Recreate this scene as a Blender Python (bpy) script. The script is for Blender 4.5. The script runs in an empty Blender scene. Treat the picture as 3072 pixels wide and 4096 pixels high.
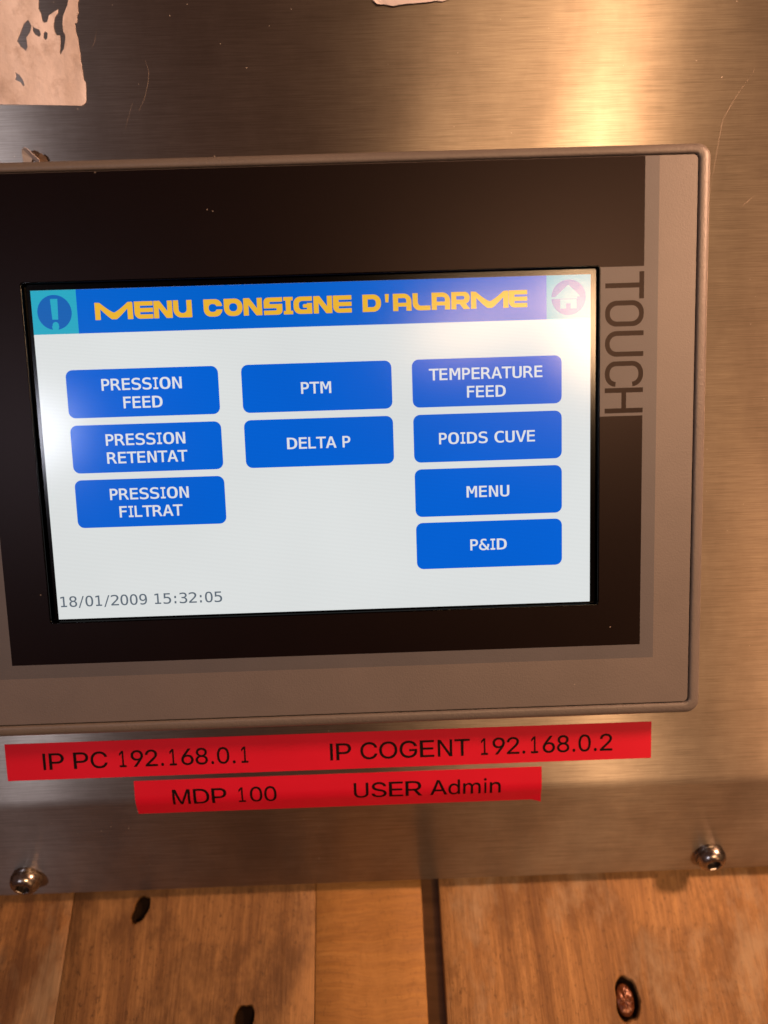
import bpy, bmesh, math, random
from mathutils import Matrix, Vector
from mathutils.geometry import delaunay_2d_cdt

# ------------------------------------------------------------------ light settings
WORLD_BASE = (0.084, 0.041, 0.031)
WORLD_RIGHT = (0.10, 0.048, 0.020)
WARM = (1.0, 0.59, 0.31)
LAMPS = [
    # name, direction from the face, point whose mirror image shows the lamp, distance mm, radius, watts, colour, aimed at
    ("warm_ceiling_lamp", (61, 24, 210), (79, 33, 0), 1350, 22, 6.0, WARM, None, dict(sy=110)),
    ("warm_ceiling_tube", (32, 26, 210), (48, 34, 0), 1350, 150, 2.4, WARM, None, dict(sy=25)),
    ("warm_side_fill", (2.0, 1.0, 1.0), (40, 10, 0), 390, 30, 2.7, (1.0, 0.53, 0.31), (40, 10, 0), {}),  # added fill for diffuse light and the lower-left falloff, no known lamp
    ("cool_ceiling_lamp", (-96, -1, 210), (-80, 6, 0), 1500, 18, 2.0, (0.84, 0.85, 1.0), None, dict(sy=45)),
    ("warm_wall_lamp", (130, -98, 215), (152, -88, 0), 1500, 160, 1.5, (1.0, 0.50, 0.22), None, {}),
]
STEEL_ROT, STEEL_MIX, STEEL_DIFF = 0.0, 0.30, 0.012
STEEL_SHARP, STEEL_BROAD = (0.32, 0.689), (0.372, 0.47)      # roughness, anisotropy
GLASS = ((0.16, 0.016), (0.26, 0.005))                       # roughness, reflectance
sc = bpy.context.scene
COL = sc.collection
MM = 0.001
# ------------------------------------------------------------------ frames
# The console's sloped face is described in its own frame: X right, Y up the
# slope, Z out of the face, millimetres, origin in the middle of the display.
ALPHA = math.radians(37.7)                    # slope of the face over the table
ca, sa = math.cos(ALPHA), math.sin(ALPHA)
FACET = math.radians(24.0)                    # the lower flange folds back by this
FQ = Vector((0.0, -145.9, -23.5))             # lower edge of the flange
WN = Vector((0.0, sa, ca))
WQ = FQ - WN * 4.0                            # a point of the table top
RW = Matrix(((1, 0, 0), (0, ca, -sa), (0, sa, ca)))   # face frame -> world axes

def world(p):
    return (RW @ (Vector(p) - WQ)) * MM

def face_matrix(p=(0, 0, 0)):
    m = RW.to_4x4()
    m.translation = world(p)
    return m

# ------------------------------------------------------------------ camera
CAM = Vector((15.6275, 8.6985, 210.4256))
RC = Matrix(((0.9994122, 0.0327809, -0.0100328),
             (-0.0312715, 0.9916606, 0.1250256),
             (0.0140476, -0.1246384, 0.9921028)))
cam = bpy.data.cameras.new("camera")
cam.sensor_fit = 'VERTICAL'
cam.sensor_height = 36.0
cam.sensor_width = 27.0
cam.lens = 3000.0 / 4096.0 * 36.0
cam.clip_start = 0.01
cam.clip_end = 100.0
cam.dof.use_dof = True
cam.dof.focus_distance = 0.212
cam.dof.aperture_fstop = 6.5
cam_o = bpy.data.objects.new("camera", cam)
cm = (RW @ RC).to_4x4()
cm.translation = world(CAM)
cam_o.matrix_world = cm
COL.objects.link(cam_o)
sc.camera = cam_o

# ------------------------------------------------------------------ view
sc.view_settings.view_transform = 'Standard'
sc.view_settings.look = 'None'
sc.view_settings.exposure = 0.0
sc.view_settings.gamma = 1.0
sc.view_settings.use_curve_mapping = False
try:
    sc.cycles.max_bounces = 8
    sc.cycles.glossy_bounces = 4
    sc.cycles.sample_clamp_indirect = 4.0
    sc.cycles.use_denoising = True
except Exception:
    pass

# ------------------------------------------------------------------ world: a dim warm room
w = bpy.data.worlds.new("World")
sc.world = w
w.use_nodes = True
nt = w.node_tree
bg = nt.nodes['Background']
tc = nt.nodes.new('ShaderNodeTexCoord')
def wdot(d, lo, hi):
    v = (RW @ Vector(d)).normalized()
    n = nt.nodes.new('ShaderNodeVectorMath'); n.operation = 'DOT_PRODUCT'
    nt.links.new(tc.outputs['Generated'], n.inputs[0]); n.inputs[1].default_value = v
    m = nt.nodes.new('ShaderNodeMapRange'); m.interpolation_type = 'SMOOTHSTEP'
    m.inputs['From Min'].default_value = lo; m.inputs['From Max'].default_value = hi
    nt.links.new(n.outputs['Value'], m.inputs['Value'])
    return m.outputs['Result']
def wmix(fac, base, col):
    n = nt.nodes.new('ShaderNodeMix'); n.data_type = 'RGBA'
    nt.links.new(fac, n.inputs['Factor'])
    if isinstance(base, tuple): n.inputs['A'].default_value = (*base, 1)
    else: nt.links.new(base, n.inputs['A'])
    n.inputs['B'].default_value = (*col, 1)
    return n.outputs['Result']
c_ = wmix(wdot((0.75, 0.0, 0.65), 0.55, 1.0), WORLD_BASE, WORLD_RIGHT)
nt.links.new(c_, bg.inputs['Color'])
bg.inputs['Strength'].default_value = 1.0

# ------------------------------------------------------------------ lamps of the room, plus an added side fill
def lamp(name, direction, target, dist, radius, power, color, kind='AREA', sy=None, spread=180, angle=60, blend=1):
    if kind == 'AREA':
        l = bpy.data.lights.new(name, 'AREA')
        l.shape = 'DISK' if sy is None else 'ELLIPSE'
        l.size = 2 * radius * MM
        if sy: l.size_y = 2 * sy * MM
        l.spread = math.radians(spread)
    else:
        l = bpy.data.lights.new(name, 'SPOT')
        l.shadow_soft_size = radius * MM
        l.spot_size = math.radians(angle)
        l.spot_blend = blend
    l.energy = power
    l.color = color
    o = bpy.data.objects.new(name, l)
    t = Vector(target)
    p = t + Vector(direction).normalized() * dist
    o.location = world(p)
    return o, t
def aim(o, at):
    d = (world(at) - o.location).normalized()
    o.rotation_euler = d.to_track_quat('-Z', 'Y').to_euler()
    COL.objects.link(o)
for (name, direction, target, dist, radius, power, color, at, kw) in LAMPS:
    o, t = lamp(name, direction, target, dist, radius, power, color, **kw)
    aim(o, at if at else t)

# ------------------------------------------------------------------ helpers
def put(o, label=None, cat=None, group=None, kind=None, parent=None):
    if label: o['label'] = label
    if cat: o['category'] = cat
    if group: o['group'] = group
    if kind: o['kind'] = kind
    if o.name not in COL.objects: COL.objects.link(o)
    if parent: o.parent = parent
    return o

def empty(name, p=(0, 0, 0), mat=None):
    o = bpy.data.objects.new(name, None)
    o.empty_display_size = 0.02
    o.matrix_world = mat if mat is not None else face_matrix(p)
    COL.objects.link(o)
    return o

def mesh_obj(name, verts, faces, material, parent=None, smooth=False, sharp=None):
    me = bpy.data.meshes.new(name)
    me.from_pydata([Vector(v) * MM for v in verts], [], faces)
    me.validate()
    me.update()
    if material: me.materials.append(material)
    if smooth:
        for p in me.polygons: p.use_smooth = True
        if sharp is not None: me.set_sharp_from_angle(angle=math.radians(sharp))
    o = bpy.data.objects.new(name, me)
    COL.objects.link(o)
    if parent: o.parent = parent
    return o

def inside(p, poly):
    x, y = p; c = False; n = len(poly)
    for i in range(n):
        x1, y1 = poly[i]; x2, y2 = poly[i - 1]
        if (y1 > y) != (y2 > y) and x < (x2 - x1) * (y - y1) / (y2 - y1) + x1: c = not c
    return c

def wind(p, poly):
    x, y = p; wn = 0; n = len(poly)
    for i in range(n):
        x1, y1 = poly[i]; x2, y2 = poly[(i + 1) % n]
        s = (x2 - x1) * (y - y1) - (x - x1) * (y2 - y1)
        if y1 <= y < y2 and s > 0: wn += 1
        elif y2 <= y < y1 and s < 0: wn -= 1
    return wn

def fill(polys, rule):
    """triangles of a flat region; rule(point) says whether it is inside"""
    co, ed = [], []
    for pl in polys:
        b = len(co)
        co += [Vector(p) for p in pl]
        ed += [(b + i, b + (i + 1) % len(pl)) for i in range(len(pl))]
    v, e, f, *_ = delaunay_2d_cdt(co, ed, [], 1, 1e-5)
    out = []
    for t in f:
        cx = sum(v[i].x for i in t) / len(t); cy = sum(v[i].y for i in t) / len(t)
        if rule((cx, cy)):
            a = sum(v[t[i]].x * v[t[(i + 1) % len(t)]].y - v[t[(i + 1) % len(t)]].x * v[t[i]].y for i in range(len(t)))
            out.append(tuple(t) if a > 0 else tuple(reversed(t)))
    return [(p.x, p.y) for p in v], out

def evenodd(polys):
    return lambda p: sum(inside(p, q) for q in polys) % 2 == 1

def posneg(pos, neg):
    return lambda p: any(inside(p, q) for q in pos) and not any(inside(p, q) for q in neg)

class Flat:
    """collects flat regions into one mesh at height z"""
    def __init__(self): self.v, self.f = [], []
    def add(self, polys, rule=None, at=(0, 0), s=(1, 1)):
        v, f = fill(polys, rule or evenodd(polys))
        b = len(self.v)
        self.v += [(at[0] + x * s[0], at[1] + y * s[1]) for x, y in v]
        self.f += [tuple(b + i for i in t) for t in f]
    def build(self, name, z, mat, parent, fn=None):
        used = sorted({i for t in self.f for i in t}); m = {i: k for k, i in enumerate(used)}
        vs = [self.v[i] for i in used]
        tris = [tuple(m[i] for i in t) for t in self.f]
        if fn:                                 # cut into thin rows first, so that the print follows a fold
            bm = bmesh.new()
            bv = [bm.verts.new((x, y, 0)) for x, y in vs]
            for t in tris:
                try: bm.faces.new([bv[i] for i in t])
                except ValueError: pass
            lo = min(y for x, y in vs); hi = max(y for x, y in vs); q = lo + 0.3
            while q < hi:
                bmesh.ops.bisect_plane(bm, geom=bm.verts[:] + bm.edges[:] + bm.faces[:], plane_co=(0, q, 0), plane_no=(0, 1, 0))
                q += 0.3
            bm.verts.index_update()
            vs = [(v.co.x, v.co.y) for v in bm.verts]; tris = [tuple(v.index for v in f.verts) for f in bm.faces]
            bm.free()
        pts = [fn(x, y, z) for x, y in vs] if fn else [(x, y, z) for x, y in vs]
        return mesh_obj(name, pts, tris, mat, parent)

def rrect(x0, x1, y0, y1, r, n=6, corners=(1, 1, 1, 1)):
    """rounded rectangle, counter-clockwise; corners: bottom-left, bottom-right, top-right, top-left"""
    out = []
    for k, (cx, cy, a0) in enumerate(((x0 + r, y0 + r, 180), (x1 - r, y0 + r, 270), (x1 - r, y1 - r, 0), (x0 + r, y1 - r, 90))):
        if corners[k] and r > 0:
            for i in range(n + 1):
                a = math.radians(a0 + 90 * i / n)
                out.append((cx + r * math.cos(a), cy + r * math.sin(a)))
        else:
            out.append(((x0, y0), (x1, y0), (x1, y1), (x0, y1))[k])
    return out

def rect(x0, x1, y0, y1): return [(x0, y0), (x1, y0), (x1, y1), (x0, y1)]
def circle(cx, cy, r, n=40, a0=0, a1=360):
    return [(cx + r * math.cos(math.radians(a0 + (a1 - a0) * i / n)), cy + r * math.sin(math.radians(a0 + (a1 - a0) * i / n))) for i in range(n + (a1 - a0 < 360))]

def ring_mesh(name, loops, mat, parent=None, smooth=True, sharp=35, cap=False):
    """bridges closed loops of equal point count"""
    n = len(loops[0]); v = [p for l in loops for p in l]; f = []
    for k in range(len(loops) - 1):
        for i in range(n):
            j = (i + 1) % n
            f.append((k * n + i, k * n + j, (k + 1) * n + j, (k + 1) * n + i))
    if cap: f.append(tuple((len(loops) - 1) * n + i for i in range(n)))
    return mesh_obj(name, v, f, mat, parent, smooth, sharp)

FONT_A = {
    '.': ['95,-4 83,-3 73,1 63,9 55,18 51,29 50,41 51,53 55,64 63,73 73,81 83,85 95,87 107,85 118,81 128,73 135,64 140,53 141,41 140,29 135,18 128,9 118,1 107,-3'],
    '0': ['227,-7 191,-3 158,7 130,24 105,48 85,77 69,113 61,138 55,164 51,192 49,222 48,254 49,286 51,316 55,344 61,370 69,395 85,431 106,461 130,484 159,502 191,512 227,516 262,512 295,502 323,484 348,461 368,431 384,395 392,370 398,344 402,316 404,286 405,254 404,222 402,192 398,164 392,138 384,113 368,77 348,48 323,24 295,7 263,-3', '227,50 250,52 271,60 290,74 306,92 320,116 330,144 338,176 342,213 344,254 342,295 338,332 330,365 320,393 306,416 290,435 271,449 250,457 227,460 203,457 182,449 163,435 147,416 134,393 123,365 115,332 111,295 109,254 111,213 115,176 123,144 134,116 147,92 163,74 182,60 203,52'],
    '1': ['76,0 76,55 391,55 391,0', '276,509 276,0 212,0 212,448 209,448 86,358 86,427 198,509'],
    '2': ['64,0 64,47 234,229 252,248 268,266 282,282 294,298 303,312 311,327 316,341 319,356 320,371 319,389 315,405 308,419 298,431 287,441 273,449 258,455 241,458 224,460 205,458 188,454 172,447 159,438 148,427 139,413 132,398 128,381 127,362 66,362 68,391 75,418 86,442 102,464 121,482 143,496 168,507 196,513 225,516 254,513 281,507 306,497 328,482 346,465 361,445 372,423 379,398 381,372 380,354 377,336 371,318 363,299 351,280 336,259 317,235 294,209 267,180 153,60 153,57 389,57 389,0'],
    '3': ['218,-7 188,-5 159,1 133,10 108,22 88,38 70,57 57,79 48,104 44,132 109,132 112,115 118,100 126,87 137,76 150,66 165,59 182,54 200,51 219,50 239,51 258,55 275,61 291,69 304,80 315,93 323,108 328,125 329,145 328,163 323,180 316,196 306,211 292,223 275,234 254,241 229,246 201,248 157,248 157,299 288,448 288,452 70,452 70,509 372,509 372,461 211,278 211,289 247,290 279,286 308,276 333,262 354,244 371,222 383,198 391,173 393,145 390,116 383,90 370,66 354,45 333,27 309,12 281,2 251,-5'],
    '4': ['40,105 40,158 247,509 311,509 109,166 109,163 413,163 413,105', '282,0 282,121 282,146 282,318 343,318 343,0'],
    '5': ['221,-7 192,-5 165,1 140,11 118,25 99,41 83,60 71,82 63,105 60,130 122,130 125,115 130,102 138,89 148,78 160,68 173,60 188,54 204,51 221,50 241,51 259,56 276,64 291,75 304,89 314,104 322,122 326,141 328,162 326,183 321,203 314,221 303,237 290,251 275,262 257,270 238,275 218,277 201,276 184,273 167,268 152,262 139,255 128,246 67,253 96,509 366,509 366,452 151,452 134,301 136,301 148,311 162,318 178,325 194,330 212,333 229,334 252,332 274,328 294,321 313,311 330,299 345,285 358,269 370,251 379,231 386,210 390,187 391,163 388,132 381,102 369,76 352,52 332,32 309,15 282,3 253,-4'],
    '6': ['226,-7 196,-4 168,3 142,15 119,31 100,51 84,74 73,101 66,130 64,162 65,187 71,212 80,239 93,268 112,302 137,340 252,509 322,509 151,261 145,261 151,270 157,279 165,288 174,295 184,302 196,307 208,311 221,313 235,314 265,312 291,305 316,295 337,280 355,262 370,240 380,215 387,187 389,157 387,127 379,98 368,73 352,50 333,30 310,14 284,3 257,-4', '226,48 245,50 263,55 279,63 293,73 304,86 314,101 322,119 326,137 327,157 326,178 322,196 314,213 304,228 293,241 279,251 263,259 245,264 226,265 207,264 190,259 174,252 160,241 148,229 138,214 131,197 126,179 125,158 126,138 131,119 138,102 148,86 160,73 174,63 190,55 207,50'],
    '7': ['97,0 323,448 323,452 62,452 62,509 391,509 391,449 165,0'],
    '8': ['226,-7 193,-5 163,1 136,11 111,25 91,42 74,62 62,84 54,109 52,135 53,156 58,176 65,195 75,212 87,228 101,241 117,252 134,260 153,265 153,267 129,276 109,289 93,308 80,330 73,354 70,380 73,405 79,429 90,450 106,469 124,485 146,498 170,508 197,514 226,516 255,514 282,508 306,498 328,485 346,469 361,450 373,429 379,405 382,380 379,354 372,330 359,308 343,289 323,276 300,267 300,265 319,260 335,252 351,241 365,228 377,212 387,195 395,176 399,156 401,135 398,109 391,84 378,62 362,42 341,25 317,11 289,1 259,-5', '226,49 248,50 267,54 285,60 300,69 313,79 323,91 331,106 335,121 337,139 335,157 330,173 322,189 312,202 298,213 283,223 265,230 247,234 226,235 206,234 187,230 169,223 154,213 140,202 130,189 122,173 117,157 115,139 117,121 121,106 129,91 139,79 152,69 167,60 185,54 205,50', '226,290 244,291 260,294 274,300 287,308 298,318 307,330 314,344 318,359 319,376 318,392 314,407 308,420 299,432 288,442 275,449 260,455 244,459 226,460 208,459 192,455 177,449 164,442 153,432 145,420 138,407 134,392 133,376 134,359 138,344 145,330 154,318 165,308 178,300 193,294 209,291'],
    '9': ['226,516 256,513 285,506 310,494 333,478 352,458 368,434 380,408 387,378 389,347 387,322 382,296 373,270 359,240 340,207 315,168 200,0 130,0 301,248 307,248 302,238 295,229 287,221 278,214 268,207 257,202 245,198 232,195 218,195 188,197 161,203 137,214 116,229 98,247 83,269 72,294 66,321 64,352 66,382 73,411 85,436 101,459 120,479 143,494 168,506 196,513', '226,460 207,459 190,454 174,446 160,435 148,423 138,407 131,390 127,372 125,352 127,331 131,313 138,295 148,280 160,268 174,257 190,250 207,245 226,243 245,245 263,249 279,257 293,267 305,280 314,295 322,312 326,330 327,350 326,371 322,390 314,407 305,422 293,435 279,446 263,454 245,459'],
    'A': ['16,0 201,509 276,509 463,0 395,0 287,302 280,323 272,346 264,372 255,402 244,438 232,478 245,478 233,437 222,402 213,371 204,345 197,322 191,302 85,0', '110,142 110,199 370,199 370,142'],
    'C': ['267,-7 242,-6 217,-2 194,5 171,13 150,25 131,39 113,55 97,73 82,93 70,115 59,140 51,166 45,193 41,223 40,254 41,285 45,315 51,343 59,369 70,393 82,415 97,436 113,454 131,470 150,484 171,495 194,504 217,510 242,514 267,516 293,514 317,511 340,504 362,496 383,485 402,471 419,456 435,438 448,418 459,397 467,373 473,348 408,348 404,365 397,380 389,395 380,407 369,418 357,428 344,437 330,444 315,449 300,453 284,455 267,456 237,453 209,445 184,432 161,414 141,391 125,364 113,332 106,295 103,254 106,213 113,177 125,145 141,117 161,94 184,76 210,63 237,56 267,53 284,54 300,56 315,60 330,65 344,72 357,81 369,90 380,102 389,114 397,128 404,144 408,160 473,160 467,135 459,112 448,91 435,71 420,53 402,38 383,24 363,13 341,5 317,-2 293,-6'],
    'D': ['219,0 96,0 96,57 215,57 254,60 288,68 318,81 343,99 363,122 379,149 390,181 397,216 399,255 397,294 390,329 379,361 364,388 344,410 320,428 291,441 258,449 221,452 93,452 93,509 225,509 254,507 281,504 307,498 331,489 353,478 385,455 412,426 433,391 444,367 451,342 457,315 460,286 462,255 460,224 457,195 451,168 443,142 433,119 421,97 406,77 390,60 371,44 351,31 328,20 303,11 277,5 249,1', '125,509 125,0 60,0 60,509'],
    'E': ['60,0 60,509 372,509 372,452 125,452 125,286 355,286 355,229 125,229 125,57 375,57 375,0'],
    'G': ['269,-7 242,-6 217,-2 193,5 171,14 149,25 130,39 112,55 96,73 82,93 69,116 59,140 51,166 45,194 41,223 40,254 41,285 45,315 51,343 59,369 69,393 82,415 96,436 112,454 129,470 149,484 170,495 192,504 215,510 239,514 265,516 291,514 316,510 340,504 363,494 384,483 403,469 421,453 436,436 449,416 460,395 468,373 474,349 408,349 402,365 395,379 387,393 378,406 368,417 356,427 344,436 330,443 315,448 300,453 283,455 265,456 236,453 209,445 183,432 160,414 141,392 125,364 113,332 106,295 103,254 106,213 113,177 125,145 141,117 161,95 184,76 210,63 238,56 269,53 296,55 322,61 345,71 365,85 382,102 396,123 407,147 413,173 415,202 434,199 283,199 283,256 478,256 478,200 475,160 466,124 451,91 431,62 406,38 377,19 344,5 308,-4'],
    'I': ['60,0 125,0 125,509 60,509'],
    'M': ['60,0 60,509 152,509 277,187 280,179 284,170 287,159 299,123 303,110 307,97 311,84 315,71 319,60 322,49 307,49 318,83 330,121 334,134 338,146 342,158 346,169 349,179 352,187 476,509 568,509 568,0 504,0 504,291 504,327 505,340 505,354 505,369 506,413 507,457 513,457 508,441 503,425 498,409 482,363 477,348 472,335 467,322 463,310 459,300 456,291 342,0 286,0 170,291 167,300 163,310 159,321 145,361 140,376 134,392 129,408 124,424 118,441 112,457 119,457 120,416 121,372 122,328 122,315 122,302 122,291 122,0'],
    'N': ['60,0 60,509 136,509 343,183 349,174 355,163 363,151 371,137 379,122 388,107 396,90 405,73 414,55 405,54 403,72 402,90 401,108 400,126 399,142 399,157 399,195 399,509 463,509 463,0 387,0 202,290 194,303 186,317 177,331 168,346 159,363 148,381 108,452 119,454 122,384 123,363 124,345 124,328 125,313 125,301 125,291 125,0'],
    'O': ['267,-7 241,-6 217,-2 194,5 171,13 150,25 131,39 113,55 97,73 82,93 70,115 59,140 51,166 45,193 41,223 40,254 41,285 45,315 51,343 59,369 70,393 82,415 97,436 113,454 131,470 150,484 171,495 194,504 217,510 241,514 267,516 293,514 317,510 340,504 363,495 384,484 403,470 421,454 437,436 451,415 464,393 474,369 482,343 488,315 492,285 493,254 492,223 488,193 482,166 474,140 464,115 451,93 437,73 421,55 403,39 384,25 363,13 340,5 317,-2 293,-6', '267,53 296,55 324,63 349,76 372,94 392,116 408,144 420,176 428,213 430,254 428,295 420,332 408,365 392,392 372,415 349,433 324,446 296,453 267,456 237,453 210,445 184,433 161,415 142,392 125,364 113,332 106,295 103,254 106,213 113,176 125,144 142,117 161,94 184,76 210,63 237,55'],
    'P': ['60,0 60,509 235,509 272,506 305,499 332,487 356,471 375,452 390,430 400,404 407,377 409,348 407,318 400,291 390,265 375,243 356,223 332,207 305,195 272,188 235,186 109,186 109,242 233,242 257,244 279,248 297,256 312,266 324,279 333,294 339,310 343,328 344,348 343,367 339,385 333,402 324,416 312,428 297,439 279,446 257,451 232,452 125,452 125,0'],
    'R': ['60,0 60,509 236,509 273,506 305,500 333,489 356,473 376,455 390,433 401,408 407,381 409,352 407,323 401,296 390,271 376,250 356,232 333,217 305,206 273,200 236,198 96,198 96,255 234,255 258,256 280,260 298,267 313,276 325,287 334,300 340,316 344,333 345,352 344,371 340,389 334,405 325,419 313,430 298,440 279,446 258,451 233,452 125,452 125,0', '353,0 230,229 303,229 428,0'],
    'S': ['224,-9 188,-7 156,-1 128,9 102,23 81,40 64,60 51,83 42,109 38,137 104,137 108,118 114,102 123,88 136,76 150,66 166,59 185,53 204,50 224,49 246,50 267,54 286,60 303,69 317,79 329,92 338,106 344,122 346,139 344,154 340,168 332,179 322,189 310,197 296,205 280,211 263,217 245,222 184,239 145,253 112,269 86,289 67,313 56,341 52,372 54,400 62,425 75,448 92,468 113,484 138,498 165,508 195,514 227,516 259,514 289,508 316,498 340,484 360,468 377,449 390,427 398,403 401,378 337,378 332,402 320,421 302,437 280,449 254,456 225,459 204,457 185,454 167,448 152,440 139,430 129,418 121,405 117,391 115,376 117,359 122,345 131,334 142,324 155,315 169,308 184,302 198,297 212,293 264,279 279,275 295,270 312,264 328,256 344,248 359,238 372,226 384,213 395,198 402,180 407,161 408,139 406,112 399,87 386,64 370,43 349,25 323,11 294,0 261,-7'],
    'T': ['32,452 32,509 417,509 417,452 257,452 257,0 193,0 193,452'],
    'U': ['259,-8 220,-6 186,2 154,15 126,33 103,55 85,80 71,108 63,140 60,173 60,509 124,509 124,178 126,155 132,133 141,113 153,95 169,80 187,68 208,59 232,53 259,52 285,53 309,59 331,68 349,80 364,95 377,113 385,133 391,155 393,178 393,509 457,509 457,173 454,140 446,108 433,80 414,55 391,33 363,15 332,2 297,-6'],
    'd': ['195,-8 165,-6 137,3 111,16 89,34 70,57 55,84 43,116 36,151 34,189 36,227 43,261 55,293 70,320 89,342 112,361 137,374 165,382 196,384 218,383 237,379 253,373 267,364 278,355 287,346 295,336 301,327 306,319 311,319 311,509 372,509 372,0 313,0 313,59 307,59 301,50 295,41 287,31 277,21 266,12 252,4 236,-3 217,-7', '205,47 226,49 246,55 263,65 278,78 290,95 299,115 306,138 310,162 312,189 310,216 306,241 300,263 290,282 278,299 263,312 246,322 227,328 205,330 182,328 162,322 145,311 130,298 118,281 108,261 102,239 98,215 96,189 98,163 102,139 109,117 118,97 130,80 145,66 162,55 182,49'],
    'i': ['53,0 53,379 114,379 114,0', '84,443 73,444 63,448 54,455 47,463 43,472 41,483 43,494 47,504 54,512 63,518 73,522 84,524 95,522 105,518 114,512 121,504 125,494 126,483 125,472 121,463 114,455 105,448 95,444'],
    'm': ['53,0 53,379 112,379 112,295 108,295 114,314 122,331 132,346 144,358 158,368 172,376 187,382 203,385 219,386 245,383 268,375 287,361 303,342 314,320 321,295 312,295 318,312 326,329 337,343 350,356 364,366 381,375 398,381 417,385 437,386 458,385 478,380 497,372 514,361 529,346 541,328 550,307 555,283 557,255 557,0 496,0 496,254 493,279 485,298 473,313 456,323 438,329 419,330 402,329 387,326 374,320 363,312 353,302 345,290 340,277 336,263 335,247 335,0 274,0 274,260 272,280 265,297 253,311 238,322 220,328 199,330 185,329 171,326 158,320 145,312 135,302 126,289 119,274 115,257 114,238 114,0'],
    'n': ['114,227 114,0 53,0 53,379 112,379 112,287 102,287 116,319 132,344 152,362 175,374 200,382 227,384 252,383 275,377 295,369 313,356 328,340 341,321 350,298 355,271 357,240 357,0 296,0 296,235 293,263 286,286 273,304 256,318 235,326 210,329 192,328 176,324 161,317 147,308 136,297 126,283 119,266 115,248'],
}
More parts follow.
